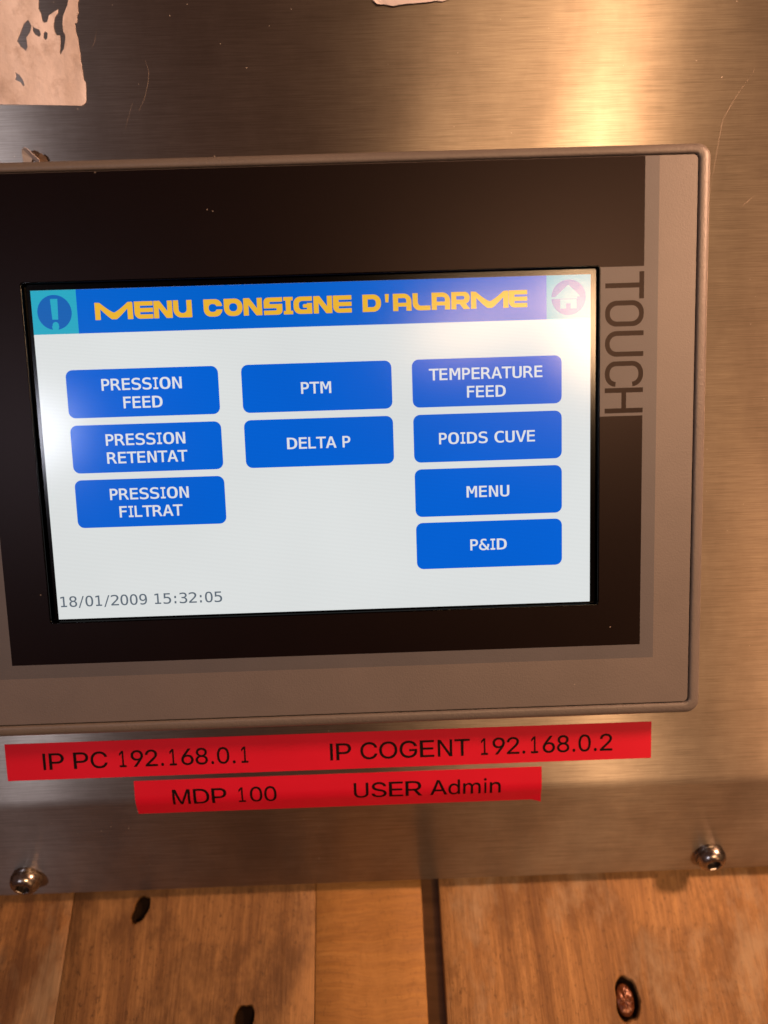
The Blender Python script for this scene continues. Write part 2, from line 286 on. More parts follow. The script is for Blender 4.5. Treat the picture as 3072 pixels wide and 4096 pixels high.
FONT_V = {
    '&': ['190,316 335,121 344,134 350,148 356,164 359,183 361,204 362,227 362,236 362,247 361,262 361,265 418,265 418,251 416,215 412,182 405,153 395,126 382,101 366,80 425,0 351,0 324,38 304,23 284,11 263,2 240,-5 217,-9 193,-10 164,-8 137,-3 112,7 90,20 69,37 51,56 38,78 28,102 22,127 20,155 23,186 31,215 44,243 63,270 87,295 116,319 106,335 97,352 91,368 86,384 83,400 82,416 86,449 98,476 117,499 143,516 174,526 212,529 227,529 242,527 257,525 273,522 288,518 304,513 304,449 290,457 276,464 262,469 247,473 232,475 216,476 195,474 178,469 163,460 152,448 146,434 143,417 145,403 148,389 154,374 162,358 174,338', '145,280 125,262 109,244 97,226 88,206 83,186 81,165 85,132 97,103 116,78 141,59 171,47 205,44 215,44 225,45 235,48 246,51 256,55 267,60 273,63 278,66 282,69 286,72 290,75 294,78'],
    '/': ['310,520 376,520 102,-66 36,-66'],
    '0': ['214,474 185,468 160,450 141,421 132,397 126,369 121,337 118,301 117,259 118,218 121,182 126,150 132,122 141,99 160,69 185,51 214,46 245,51 269,69 288,99 297,122 304,150 308,182 311,218 312,259 311,301 308,337 304,369 297,397 288,421 269,450 245,468', '214,529 246,527 275,518 300,505 322,486 340,461 356,431 368,396 376,356 381,310 383,259 381,209 376,163 368,123 356,88 340,58 322,34 300,14 275,1 246,-7 214,-10 183,-7 154,1 129,14 107,34 89,58 73,88 62,123 53,163 48,209 46,259 48,310 53,356 62,396 73,431 89,461 107,486 129,505 154,518 183,527'],
    '1': ['94,59 203,59 203,456 86,430 86,494 203,520 273,520 273,59 381,59 381,0 94,0'],
    '2': ['130,59 369,59 369,0 53,0 53,59 78,86 102,112 125,136 147,159 167,180 196,212 218,237 234,255 255,281 270,304 281,323 288,341 292,359 293,377 290,404 282,427 268,445 248,459 225,467 197,470 176,469 154,465 131,459 107,450 83,438 57,424 57,495 81,505 104,514 128,521 151,525 173,528 196,529 225,528 252,523 277,515 299,503 319,489 345,459 360,423 365,382 364,360 358,338 350,315 337,292 321,268 299,242 284,225 266,204 243,179 226,161 207,141 184,117 159,89'],
    '3': ['270,278 302,267 328,251 349,230 364,205 373,176 376,143 374,116 368,91 358,68 345,48 327,31 307,16 283,5 256,-4 227,-8 194,-10 170,-9 146,-7 121,-3 96,2 72,8 48,16 48,86 71,74 95,65 118,58 141,53 163,50 186,49 222,52 251,61 275,75 292,95 303,120 306,150 303,179 292,202 275,222 252,237 224,246 191,249 138,249 138,307 191,307 221,309 246,316 267,328 282,344 291,364 294,387 291,412 283,432 269,449 249,461 225,468 197,470 176,469 154,467 133,463 110,458 87,451 63,442 63,507 90,514 115,519 138,524 160,527 179,529 197,529 226,528 253,523 277,516 299,505 318,491 343,463 358,429 364,390 361,363 353,339 340,319 321,301 298,288'],
    '4': ['256,456 92,181 256,181', '244,520 326,520 326,181 395,181 395,124 326,124 326,0 256,0 256,124 36,124 36,190'],
    '5': ['72,520 335,520 335,461 136,461 136,333 146,336 156,339 166,341 176,343 187,343 197,344 228,342 256,336 282,326 305,313 325,296 342,276 355,252 365,227 370,198 372,167 370,135 364,107 354,81 340,58 323,37 301,20 277,7 250,-3 220,-8 187,-10 160,-9 135,-8 111,-5 89,0 69,5 50,12 50,84 71,73 93,64 114,58 136,53 158,50 180,49 216,52 246,63 270,80 288,103 298,132 302,167 298,201 287,230 269,253 244,271 214,281 178,284 160,284 141,282 123,278 106,273 89,267 72,259'],
    '6': ['345,508 345,444 330,452 315,458 298,463 282,467 265,469 247,470 206,464 172,448 146,420 133,398 123,372 117,342 112,309 111,272 124,293 139,311 157,325 178,335 201,342 225,344 254,342 280,336 303,327 324,314 342,298 357,278 368,254 376,228 381,199 383,167 381,135 376,105 368,79 356,56 341,36 322,20 301,7 277,-3 251,-8 221,-10 187,-7 156,0 130,13 107,31 88,55 73,84 61,119 53,160 48,207 46,259 48,310 54,355 65,395 79,430 97,460 119,485 145,504 174,518 207,526 244,529 261,529 278,527 295,524 312,520 329,515', '220,289 192,285 168,274 149,256 135,232 126,202 123,167 126,131 135,102 149,77 168,59 192,49 220,45 248,48 272,59 290,76 303,100 311,130 314,167 311,204 303,234 290,258 272,275 248,285'],
    '7': ['48,520 376,520 376,490 190,0 116,0 297,461 48,461'],
    '8': ['214,247 186,244 161,235 142,221 128,201 119,176 116,146 119,117 128,92 142,72 162,57 186,48 214,45 244,48 268,57 287,71 302,91 310,116 313,146 310,176 301,200 287,220 267,235 243,244', '153,276 125,286 102,300 83,319 69,341 61,366 58,394 62,433 77,466 100,493 118,506 138,516 161,523 187,528 214,529 242,528 268,523 291,516 311,506 329,493 353,466 367,433 372,394 369,366 360,341 346,319 327,300 304,286 276,276 308,266 335,250 356,230 371,204 381,174 384,140 379,96 364,59 339,30 319,15 297,4 272,-4 245,-9 214,-10 184,-9 157,-4 132,4 110,15 90,29 65,59 51,96 46,139 49,174 58,204 73,230 94,250 121,266', '128,388 130,362 138,341 150,324 167,312 189,305 214,302 241,305 262,312 279,324 292,341 299,362 302,388 299,414 292,436 279,453 262,465 241,472 214,475 189,472 167,465 150,452 138,435 130,414'],
    '9': ['208,231 235,234 259,245 278,263 292,287 301,317 304,352 301,388 292,418 278,442 259,460 235,471 208,474 179,471 156,461 137,443 124,420 116,389 114,352 116,315 124,285 137,261 155,244 179,234', '82,11 82,76 97,68 113,61 129,56 146,52 163,50 180,49 221,55 255,71 282,99 294,121 303,147 310,177 314,210 316,248 303,226 288,208 270,194 249,184 227,178 202,175 173,177 147,183 124,192 103,205 85,222 71,242 59,265 51,291 46,321 44,353 46,385 51,414 59,440 71,463 87,483 105,500 126,513 150,522 177,527 206,529 240,527 271,519 297,506 320,488 339,464 354,435 366,400 374,359 379,312 381,259 379,209 373,164 363,124 348,89 330,59 308,34 282,15 253,1 220,-7 183,-10 166,-9 149,-8 132,-5 115,-1 98,5'],
    ':': ['170,370 258,370 258,265 170,265', '170,106 258,106 258,0 170,0'],
    'A': ['214,458 140,192 289,192', '172,520 257,520 416,0 344,0 305,135 123,135 86,0 13,0'],
    'C': ['374,18 356,10 337,3 319,-3 299,-7 279,-9 259,-10 221,-7 186,1 155,15 127,35 104,61 84,91 68,126 57,166 51,210 48,259 51,308 57,352 68,392 84,427 104,458 128,484 155,504 186,518 221,526 259,529 279,528 299,526 319,522 337,517 356,509 374,501 374,429 356,442 338,452 318,461 298,467 279,471 259,472 217,466 183,449 156,419 144,396 134,368 127,336 123,300 122,259 123,219 127,183 134,151 144,123 156,100 183,71 217,53 259,47 279,48 299,52 319,58 338,67 356,77 374,91'],
    'D': ['152,58 185,60 214,65 239,74 260,86 276,101 288,122 298,148 305,179 310,217 311,259 310,303 305,340 298,372 289,398 276,418 260,434 239,446 214,455 185,460 152,462 118,462 118,58', '153,520 198,517 238,510 274,497 304,479 329,456 349,428 365,395 376,355 383,310 385,259 383,209 376,164 365,125 349,91 329,63 304,40 274,23 238,10 198,3 153,0 48,0 48,520'],
    'E': ['69,520 377,520 377,461 139,461 139,307 367,307 367,248 139,248 139,59 384,59 384,0 69,0'],
    'F': ['81,520 387,520 387,461 152,461 152,307 365,307 365,248 152,248 152,0 81,0'],
    'I': ['70,520 359,520 359,461 250,461 250,59 359,59 359,0 70,0 70,59 179,59 179,461 70,461'],
    'L': ['75,520 146,520 146,59 397,59 397,0 75,0'],
    'M': ['30,520 124,520 214,255 304,520 399,520 399,0 334,0 334,459 241,185 188,185 95,459 95,0 30,0'],
    'N': ['48,520 138,520 313,92 313,520 381,520 381,0 292,0 116,428 116,0 48,0'],
    'O': ['315,259 314,303 311,341 307,373 300,401 292,423 273,450 247,467 214,472 182,467 157,450 138,423 129,401 123,373 118,341 115,303 114,259 115,216 118,178 123,146 129,118 138,96 157,69 182,52 214,47 247,52 273,69 292,96 300,118 307,146 311,178 314,216', '389,259 387,208 382,162 373,121 361,86 346,57 327,33 304,14 278,1 248,-7 214,-10 181,-7 151,1 125,14 103,32 84,56 68,86 56,121 48,161 42,208 41,259 42,311 48,357 56,398 68,433 84,462 103,486 125,505 151,519 181,527 214,529 248,527 278,519 304,505 327,486 346,462 361,433 373,398 382,357 387,311'],
    'P': ['139,462 139,267 220,267 251,270 276,278 296,292 312,312 321,336 324,365 321,393 312,417 297,436 276,451 251,459 220,462', '69,520 220,520 254,518 283,514 310,506 333,495 352,480 369,463 381,443 390,420 395,394 397,365 395,335 390,309 381,286 369,266 353,248 333,234 310,223 283,215 254,210 220,209 139,209 139,0 69,0'],
    'R': ['265,245 282,239 297,231 311,219 325,202 341,176 359,142 429,0 354,0 292,131 275,164 258,188 244,204 228,213 209,218 188,220 120,220 120,0 50,0 50,520 195,520 227,518 257,514 283,506 306,495 326,481 342,464 355,445 364,422 370,397 372,369 368,337 359,309 343,285 322,266 296,253', '120,462 120,278 197,278 228,280 253,288 273,300 286,318 295,341 297,369 294,397 286,420 271,438 251,451 225,459 195,462'],
    'S': ['352,502 352,431 331,443 310,454 288,462 267,468 245,471 223,472 192,470 166,462 144,449 128,432 119,411 116,386 118,365 124,348 135,334 151,323 175,312 205,304 242,295 287,282 322,264 349,242 367,214 379,181 382,142 380,114 375,88 366,66 353,46 336,29 316,15 293,4 266,-4 236,-9 203,-10 178,-9 154,-7 129,-2 105,4 80,12 55,21 55,96 81,81 106,68 131,59 155,52 179,48 203,47 236,50 263,58 286,71 302,89 312,111 315,138 313,161 306,181 295,197 278,210 254,220 224,229 186,237 142,250 107,267 81,287 63,311 52,341 48,376 50,402 56,427 65,449 78,469 95,487 115,502 138,514 163,523 190,528 220,529 240,528 261,526 283,522 305,517 328,510'],
    'T': ['16,520 413,520 413,461 250,461 250,0 180,0 180,461 16,461'],
    'U': ['51,200 51,520 122,520 122,167 122,145 123,127 124,113 126,103 128,95 131,88 140,76 151,66 163,57 179,52 196,48 214,47 234,48 251,52 266,57 278,66 289,76 298,88 301,95 304,103 305,113 307,126 307,144 307,167 307,520 378,520 378,200 377,151 373,114 368,86 360,65 348,47 334,31 318,18 300,8 281,0 260,-6 238,-9 214,-10 191,-9 169,-6 148,0 129,8 112,18 95,31 81,46 70,65 61,87 56,114 52,152'],
    'V': ['214,59 337,520 409,520 257,0 172,0 20,520 93,520'],
}
# ------------------------------------------------------------------ lettering
def contours(data):
    return [[tuple(int(a) for a in p.split(',')) for p in c.split()] for c in data]
# advance and inked width per letter, thousandths of the letter size
ADV_SCREEN = dict(zip("PRESIONFTAILDMUCV&/:", (603, 695, 632, 684, 421, 787, 748, 575, 616, 684, 421, 557, 771, 843, 732, 698, 684, 727, 454, 454)))
INK_SCREEN = dict(zip("PRESIONFTAILDMUCV&/:", (480, 590, 490, 560, 280, 670, 570, 460, 600, 650, 280, 450, 630, 660, 570, 580, 650, 660, 380, 110)))
ADV_TAPE = dict(zip("IPC.OGENTMDUSRAdmin", (278, 667, 722, 278, 778, 778, 667, 722, 611, 833, 722, 722, 667, 722, 667, 556, 833, 222, 556)))
INK_TAPE = dict(zip("IPC.OGENTMDUSRAdmin", (95, 570, 640, 100, 690, 670, 540, 550, 580, 680, 610, 560, 580, 640, 660, 450, 680, 95, 420)))
for d_ in "0123456789":
    ADV_SCREEN[d_] = 636; INK_SCREEN[d_] = 410 if d_ == '1' else 510
    ADV_TAPE[d_] = 556; INK_TAPE[d_] = 260 if d_ == '1' else 470

def text_width(s, adv, space): return sum(space if c == ' ' else adv[c] for c in s)

def embolden(cs, d):
    """moves every outline outward by d"""
    area = lambda c: sum(c[i - 1][0] * c[i][1] - c[i][0] * c[i - 1][1] for i in range(len(c))) / 2
    sg = 1 if area(max(cs, key=lambda c: abs(area(c)))) > 0 else -1
    out = []
    for c in cs:
        n = len(c); q = []
        for i in range(n):
            a, b, e = Vector(c[i - 1]), Vector(c[i]), Vector(c[(i + 1) % n])
            u = (b - a).normalized(); v = (e - b).normalized()
            nu = Vector((u.y, -u.x)); nv = Vector((v.y, -v.x)); m = nu + nv
            if m.length < 1e-6: m = nu
            m.normalize(); k = d * sg / max(0.5, m.dot(nu))
            q.append((b.x + m.x * k, b.y + m.y * k))
        out.append(q)
    return out

def text_flat(flat, s, font, adv, ink, cap, cap_units, space, width, at, align='L', cap_em=0.72, bold=0.0):
    """lays the string out; cap = capital height, width = whole width (None: natural)"""
    size = cap / cap_em / 1000.0
    W = text_width(s, adv, space)
    kx = width / (W - 120) if width else size
    x = {'L': -60 * kx, 'C': -W * kx / 2}[align] + at[0]
    ky = cap / cap_units
    for ch in s:
        if ch == ' ':
            x += space * kx; continue
        cs = contours(font[ch])
        xs = [p[0] for c in cs for p in c]; x0, x1 = min(xs), max(xs)
        sx = ink[ch] * kx / (x1 - x0)
        ox = x + (adv[ch] - ink[ch]) / 2 * kx
        cs2 = [[(ox + (px - x0) * sx, at[1] + py * ky) for px, py in c] for c in cs]
        if bold: cs2 = embolden(cs2, bold)
        flat.add(cs2, lambda p, q=cs2: sum(wind(p, c) for c in q) != 0)
        x += adv[ch] * kx

def screen_text(name, lines, parent, mat, z, cap=3.05):
    fl = Flat()
    for s, cx, y in lines:
        text_flat(fl, s, FONT_V, ADV_SCREEN, INK_SCREEN, cap, 520, 352, None, (cx, y), 'C', 0.71, 0.065)
    return fl.build(name, z, mat, parent)

# ------------------------------------------------------------------ materials
class NT:
    def __init__(self, name):
        self.m = bpy.data.materials.new(name); self.m.use_nodes = True
        self.t = self.m.node_tree; self.b = self.t.nodes['Principled BSDF']; self.out = self.t.nodes['Material Output']
    def n(self, typ, **kw):
        x = self.t.nodes.new(typ)
        for k, v in kw.items():
            if k.startswith('_'): setattr(x, k[1:], v)
            else: x.inputs[k.replace('_', ' ')].default_value = v
        return x
    def l(self, a, b): self.t.links.new(a, b)
    def coord(self, scale=(1, 1, 1), out='Object', rot=(0, 0, 0)):
        c = self.n('ShaderNodeTexCoord'); m = self.n('ShaderNodeMapping')
        m.inputs['Scale'].default_value = scale; m.inputs['Rotation'].default_value = rot
        self.l(c.outputs[out], m.inputs['Vector']); return m.outputs['Vector']
    def noise(self, vec, scale, detail=3, rough=0.55):
        x = self.n('ShaderNodeTexNoise', Scale=scale, Detail=detail, Roughness=rough); self.l(vec, x.inputs['Vector']); return x.outputs['Fac']
    def ramp(self, fac, stops, interp='LINEAR'):
        x = self.n('ShaderNodeValToRGB'); self.l(fac, x.inputs['Fac']); r = x.color_ramp; r.interpolation = interp
        while len(r.elements) < len(stops): r.elements.new(0.5)
        for e, (p, c) in zip(r.elements, stops):
            e.position = p; e.color = (*c, 1) if isinstance(c, tuple) else (c, c, c, 1)
        return x.outputs['Color']
    def mix(self, fac, a, b, typ='MIX'):
        x = self.n('ShaderNodeMix', _data_type='RGBA', _blend_type=typ)
        for k, v in (('Factor', fac), ('A', a), ('B', b)):
            if isinstance(v, (int, float)): x.inputs[k].default_value = v if k == 'Factor' else (v, v, v, 1)
            elif isinstance(v, tuple): x.inputs[k].default_value = (*v, 1)
            else: self.l(v, x.inputs[k])
        return x.outputs['Result']
    def rng(self, v, a, b, c, d):
        x = self.n('ShaderNodeMapRange'); self.l(v, x.inputs['Value'])
        for k, q in (('From Min', a), ('From Max', b), ('To Min', c), ('To Max', d)): x.inputs[k].default_value = q
        return x.outputs['Result']
    def math(self, op, a, b):
        x = self.n('ShaderNodeMath', _operation=op)
        for i, v in ((0, a), (1, b)):
            if isinstance(v, (int, float)): x.inputs[i].default_value = v
            else: self.l(v, x.inputs[i])
        return x.outputs[0]
    def bump(self, h, strength, dist, normal=None):
        x = self.n('ShaderNodeBump', Strength=strength, Distance=dist); self.l(h, x.inputs['Height'])
        if normal: self.l(normal, x.inputs['Normal'])
        return x.outputs['Normal']
    def set(self, **kw):
        for k, v in kw.items():
            k = k.replace('_', ' ')
            if isinstance(v, tuple): self.b.inputs[k].default_value = (*v, 1) if len(v) == 3 else v
            elif isinstance(v, (int, float)): self.b.inputs[k].default_value = v
            else: self.l(v, self.b.inputs[k])
        return self

def plastic(name, col, rough, grain=0.25, gscale=2600, spec=0.5, mottled=0.06, dust=True):
    k = NT(name); v = k.coord()
    g = k.noise(v, gscale, 2, 0.6)
    lo = tuple(c * (1 - mottled) for c in col); hi = tuple(c * (1 + mottled) for c in col)
    base = k.ramp(k.noise(v, 60, 4, 0.6), [(0.3, lo), (0.7, hi)])
    if dust:
        d = k.n('ShaderNodeTexVoronoi', Scale=170.0); k.l(v, d.inputs['Vector'])
        mask = k.math('MULTIPLY', k.math('LESS_THAN', d.outputs['Distance'], 0.035), k.math('GREATER_THAN', k.noise(v, 90, 1, .5), 0.60))
        base = k.mix(k.math('MULTIPLY', mask, 0.32), base, (0.5, 0.42, 0.36))
    k.set(Base_Color=base, Roughness=rough, Specular_IOR_Level=spec)
    k.l(k.bump(g, grain, 0.00014), k.b.inputs['Normal'])
    return k.m

def brushed(name):
    k = NT(name)
    fine = k.noise(k.coord((90, 3600, 800)), 1.0, 3, 0.65)
    mid = k.noise(k.coord((30, 1400, 300)), 1.0, 3, 0.6)
    blot = k.noise(k.coord(), 26, 3, 0.6)
    smear = k.noise(k.coord((38, 22, 30)), 1.0, 5, 0.62)
    base = k.ramp(fine, [(0.25, (0.25, 0.213, 0.178)), (0.75, (0.48, 0.412, 0.345))])
    base = k.mix(k.rng(mid, 0.35, 0.7, 0.0, 0.28), base, (0.56, 0.485, 0.41))
    base = k.mix(k.rng(smear, 0.42, 0.66, 0.0, 0.42), base, (0.19, 0.150, 0.125))
    # specks of pale dust stuck in the grain
    v = k.coord((1, 1, 1))
    d = k.n('ShaderNodeTexVoronoi', Scale=270.0); k.l(v, d.inputs['Vector'])
    mask = k.math('MULTIPLY', k.math('LESS_THAN', d.outputs['Distance'], 0.042), k.math('GREATER_THAN', k.noise(v, 55, 2, .6), 0.47))
    tan = k.n('ShaderNodeTangent', _direction_type='UV_MAP')
    bmp = k.bump(fine, 0.22, 0.00003)
    shaders = []
    for rough, an in (STEEL_SHARP, STEEL_BROAD):
        g = k.n('ShaderNodeBsdfAnisotropic', Anisotropy=an, Rotation=STEEL_ROT)
        k.l(base, g.inputs['Color']); k.l(tan.outputs['Tangent'], g.inputs['Tangent']); k.l(bmp, g.inputs['Normal'])
        k.l(k.rng(blot, 0.3, 0.7, rough * 0.93, rough * 1.07), g.inputs['Roughness'])
        shaders.append(g.outputs[0])
    mx = k.n('ShaderNodeMixShader', Fac=STEEL_MIX)
    k.l(shaders[0], mx.inputs[1]); k.l(shaders[1], mx.inputs[2])
    dif = k.n('ShaderNodeBsdfDiffuse'); dif.inputs['Color'].default_value = (0.62, 0.55, 0.48, 1)
    m2 = k.n('ShaderNodeMixShader')
    k.l(k.rng(mask, 0, 1, STEEL_DIFF, 0.6), m2.inputs['Fac']); k.l(mx.outputs[0], m2.inputs[1]); k.l(dif.outputs[0], m2.inputs[2])
    k.l(m2.outputs[0], k.out.inputs['Surface'])
    return k.m

def foil_gloss(k, v, emission=None):
    """matt anti-glare foil: a constant soft reflection over whatever shines through it"""
    nb = k.bump(k.noise(v, 2200, 2, 0.6), 0.06, 0.0001)
    outs = []
    for rough, refl in GLASS:
        g = k.n('ShaderNodeBsdfAnisotropic', Roughness=rough, _distribution='BECKMANN')
        g.inputs['Color'].default_value = (refl, refl, refl, 1)
        k.l(nb, g.inputs['Normal']); outs.append(g.outputs[0])
    if emission is not None:
        e = k.n('ShaderNodeEmission', Strength=1.0); k.l(emission, e.inputs['Color']); outs.append(e.outputs[0])
    while len(outs) > 1:
        ad = k.n('ShaderNodeAddShader'); k.l(outs.pop(), ad.inputs[0]); k.l(outs.pop(), ad.inputs[1]); outs.append(ad.outputs[0])
    k.l(outs[0], k.out.inputs['Surface'])

def lit(name, col, mottled=0.03):
    """a lit patch of the display behind its matt touch foil"""
    k = NT(name); v = k.coord()
    lo = tuple(c * (1 - mottled) for c in col); hi = tuple(c * (1 + mottled) for c in col)
    a = k.ramp(k.noise(v, 18, 2, 0.5), [(0.3, lo), (0.7, hi)])
    rows = k.n('ShaderNodeTexWave', Scale=820.0, _bands_direction='Y'); k.l(v, rows.inputs['Vector'])
    a = k.mix(0.10, a, rows.outputs['Color'], 'MULTIPLY')
    foil_gloss(k, v, a)
    return k.m

STEEL = brushed("brushed_stainless_steel")
RIM = plastic("grey_moulded_plastic", (0.135, 0.118, 0.110), 0.45, 0.8, 1400, 0.5)
FOIL = plastic("silver_grey_foil", (0.118, 0.101, 0.097), 0.50, 0.35, 2200, 0.9)
STRIPE = plastic("blue_grey_print", (0.085, 0.082, 0.092), 0.50, 0.25, 2400, 0.6)
BLACK = plastic("black_print", (0.003, 0.0012, 0.0013), 0.36, 0.08, 2400, 0.17, 0.1)
kg = NT("black_glass_border"); foil_gloss(kg, kg.coord()); GLASSB = kg.m
GROOVE = plastic("groove_shade", (0.012, 0.011, 0.011), 0.7, 0.1, 2000)  # shade of the frame groove put into a near-black colour
BLACK.node_tree.nodes['Principled BSDF'].inputs['Specular Tint'].default_value = (1.0, 0.80, 0.78, 1)
L_WHITE = lit("display_white", (0.75, 0.775, 0.77))
L_BLUE = lit("display_blue", (0.000, 0.120, 0.66), mottled=0.05)
L_HEAD = lit("display_header_blue", (0.000, 0.125, 0.62), mottled=0.04)
L_TEAL = lit("display_teal", (0.025, 0.40, 0.55), mottled=0.05)
L_ICON = lit("display_icon_blue", (0.010, 0.125, 0.46))
L_YEL = lit("display_yellow", (0.86, 0.47, 0.035))
L_TXT = lit("display_text_white", (0.76, 0.78, 0.82))
L_DATE = lit("display_text_grey", (0.12, 0.15, 0.185))

# ================================================================== table of wooden boards
def wood(name, base, dark, pale, seed, stain_shade=0.5, across=False, streak=1.0):
    k = NT(name)
    s = (1.0, 0.10, 1.0) if not across else (0.16, 1.0, 1.0)
    def vec(sc_):
        m = k.n('ShaderNodeMapping'); c = k.n('ShaderNodeTexCoord')
        m.inputs['Location'].default_value = (seed * 1.7, seed * 0.9, seed * 0.3); m.inputs['Scale'].default_value = tuple(a * sc_ for a in s)
        k.l(c.outputs['Object'], m.inputs['Vector']); return m.outputs['Vector']
    warp = k.noise(k.coord((1, 0.25, 1)), 30 + seed, 3, 0.5)
    def fine(sc_, ratio, det):
        m = k.n('ShaderNodeMapping'); c = k.n('ShaderNodeTexCoord'); add = k.n('ShaderNodeVectorMath', _operation='MULTIPLY_ADD')
        cmb = k.n('ShaderNodeCombineXYZ'); k.l(warp, cmb.inputs['Y' if across else 'X'])
        k.l(cmb.outputs[0], add.inputs[0]); add.inputs[1].default_value = (0.010, 0.010, 0); k.l(c.outputs['Object'], add.inputs[2])
        m.inputs['Location'].default_value = (seed * 1.7, seed * 0.9, 0)
        m.inputs['Scale'].default_value = (sc_, sc_ * ratio, sc_) if not across else (sc_ * ratio, sc_, sc_)
        k.l(add.outputs[0], m.inputs['Vector']); return k.noise(m.outputs['Vector'], 1.0, det, 0.65)
    rings = fine(150, 0.045, 3)          # broad growth bands
    grain = fine(520, 0.05, 4)           # streaks
    fib = fine(1500, 0.10, 3)            # fibres
    big = k.noise(k.coord((1, 0.6, 1)), 22 + seed, 4, 0.62)
    blot = k.noise(k.coord((1, 0.8, 1)), 55 + seed * 3, 6, 0.72)
    speck = k.noise(k.coord((1, 0.5, 1)), 900, 4, 0.75)
    col = k.ramp(rings, [(0.28, dark), (0.50, base), (0.72, pale)])
    col = k.mix(k.rng(grain, 0.40, 0.60, 0.55 * streak, 0.0), col, dark)
    col = k.mix(k.rng(grain, 0.56, 0.74, 0.0, 0.45 * streak), col, pale)
    col = k.mix(k.rng(fib, 0.36, 0.60, 0.40, 0.0), col, tuple(c * 0.7 for c in dark))
    col = k.mix(k.rng(big, 0.46, 0.66, 0.0, stain_shade), col, tuple(c * 0.55 for c in dark))
    col = k.mix(k.rng(blot, 0.52, 0.70, 0.0, stain_shade), col, tuple(c * 0.6 for c in dark))
    col = k.mix(k.rng(speck, 0.56, 0.70, 0.0, 0.35 + stain_shade * 0.6), col, tuple(c * 0.4 for c in dark))
    # scuffed and dirtied patches, ragged in outline; also stand in for shade by the console
    scuff = k.noise(k.coord((1, 0.7, 1)), 34 + seed * 5, 7, 0.78)
    col = k.mix(k.rng(scuff, 0.50, 0.60, 0.0, stain_shade * 0.75), col, tuple(c * 0.75 for c in dark))
    pale_p = k.noise(k.coord((1, 0.6, 1)), 27 + seed * 4, 5, 0.7)
    grey = (pale[0] * 0.82, pale[0] * 0.60, pale[0] * 0.36)
    col = k.mix(k.rng(pale_p, 0.52, 0.68, 0.0, 0.6), col, grey if seed in (1, 4) else pale)
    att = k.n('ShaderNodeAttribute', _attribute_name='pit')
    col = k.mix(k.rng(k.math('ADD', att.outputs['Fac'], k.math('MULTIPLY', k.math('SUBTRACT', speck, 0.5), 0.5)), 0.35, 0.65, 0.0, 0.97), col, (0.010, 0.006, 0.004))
    k.set(Base_Color=col, Roughness=k.rng(grain, 0.3, 0.7, 0.50, 0.72), Specular_IOR_Level=k.rng(att.outputs['Fac'], 0.0, 0.6, 0.35, 0.02))
    k.l(k.bump(grain, 0.5, 0.0007, k.bump(fib, 0.45, 0.0003)), k.b.inputs['Normal'])
    return k.m

def plank(name, x0, x1, mat, label, pits=(), v0=-260.0, v1=230.0, thick=7.0):
    """a board lying along V (world Y); pits: (x, v, half-width, half-length, slant, depth)"""
    cx, cv = (x0 + x1) / 2, (v0 + v1) / 2
    # fine grid where pits are, coarse elsewhere
    def axis(a, b, marks, step):
        s = {a, b, a + 0.5, b - 0.5}
        q = a
        while q < b: s.add(round(q, 3)); q += 12.0
        for m, h in marks:
            q = m - h
            while q <= m + h:
                if a < q < b: s.add(round(q, 3))
                q += step
        s = sorted(s); o = [s[0]]
        for q in s[1:]:
            if q - o[-1] > 0.12: o.append(q)
        o[-1] = b
        return o
    xs = axis(x0, x1, [(p[0], p[2] * 1.9) for p in pits], 0.33)
    vs = axis(v0, v1, [(p[1], p[3] * 1.7) for p in pits], 0.45)
    V, F, pit = [], [], []
    rnd = random.Random(name + label)
    ph = rnd.random() * 9
    for j, v in enumerate(vs):
        for i, x in enumerate(xs):
            z = 0.25 * math.sin(v * 0.021 + ph) * math.cos(x * 0.05 + ph) - 0.25
            if i in (0, len(xs) - 1) or j in (0, len(vs) - 1): z -= 0.4
            a = 0.0
            for (px, pv, hw, hl, sl, dep) in pits:
                dx = x - px - sl * (v - pv); dv = v - pv
                ang = math.atan2(dv / hl, dx / hw)
                wob = 1 + 0.06 * math.sin(3 * ang + px) + 0.025 * math.sin(7 * ang + pv)
                r = (abs(dx / hw) ** 2.6 + abs(dv / hl) ** 2.6) ** (1 / 2.6) / wob
                t = min(1, max(0, (1.18 - r) / 0.32)); t = t * t * (3 - 2 * t)
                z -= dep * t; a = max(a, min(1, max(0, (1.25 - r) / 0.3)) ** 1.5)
            V.append((x - cx, v - cv, z)); pit.append(a)
    nx = len(xs)
    for j in range(len(vs) - 1):
        for i in range(nx - 1):
            b = j * nx + i
            F.append((b, b + 1, b + nx + 1, b + nx))
    nT = len(V)
    # sides and underside
    rim = [i for i in range(nx)] + [j * nx + nx - 1 for j in range(1, len(vs))] + [(len(vs) - 1) * nx + i for i in range(nx - 2, -1, -1)] + [j * nx for j in range(len(vs) - 2, 0, -1)]
    for k_, i in enumerate(rim):
        V.append((V[i][0], V[i][1], -thick)); pit.append(0)
    n = len(rim)
    for i in range(n):
        j = (i + 1) % n
        F.append((rim[i], nT + i, nT + j, rim[j]))
    F.append(tuple(nT + i for i in reversed(range(n))))
    o = mesh_obj(name, V, F, mat, None, True, 40)
    a = o.data.attributes.new('pit', 'FLOAT', 'POINT')
    a.data.foreach_set('value', pit)
    o.location = (cx * MM, cv * MM, 0)
    put(o, label, 'board', 'boards of the table under the console')
    return o

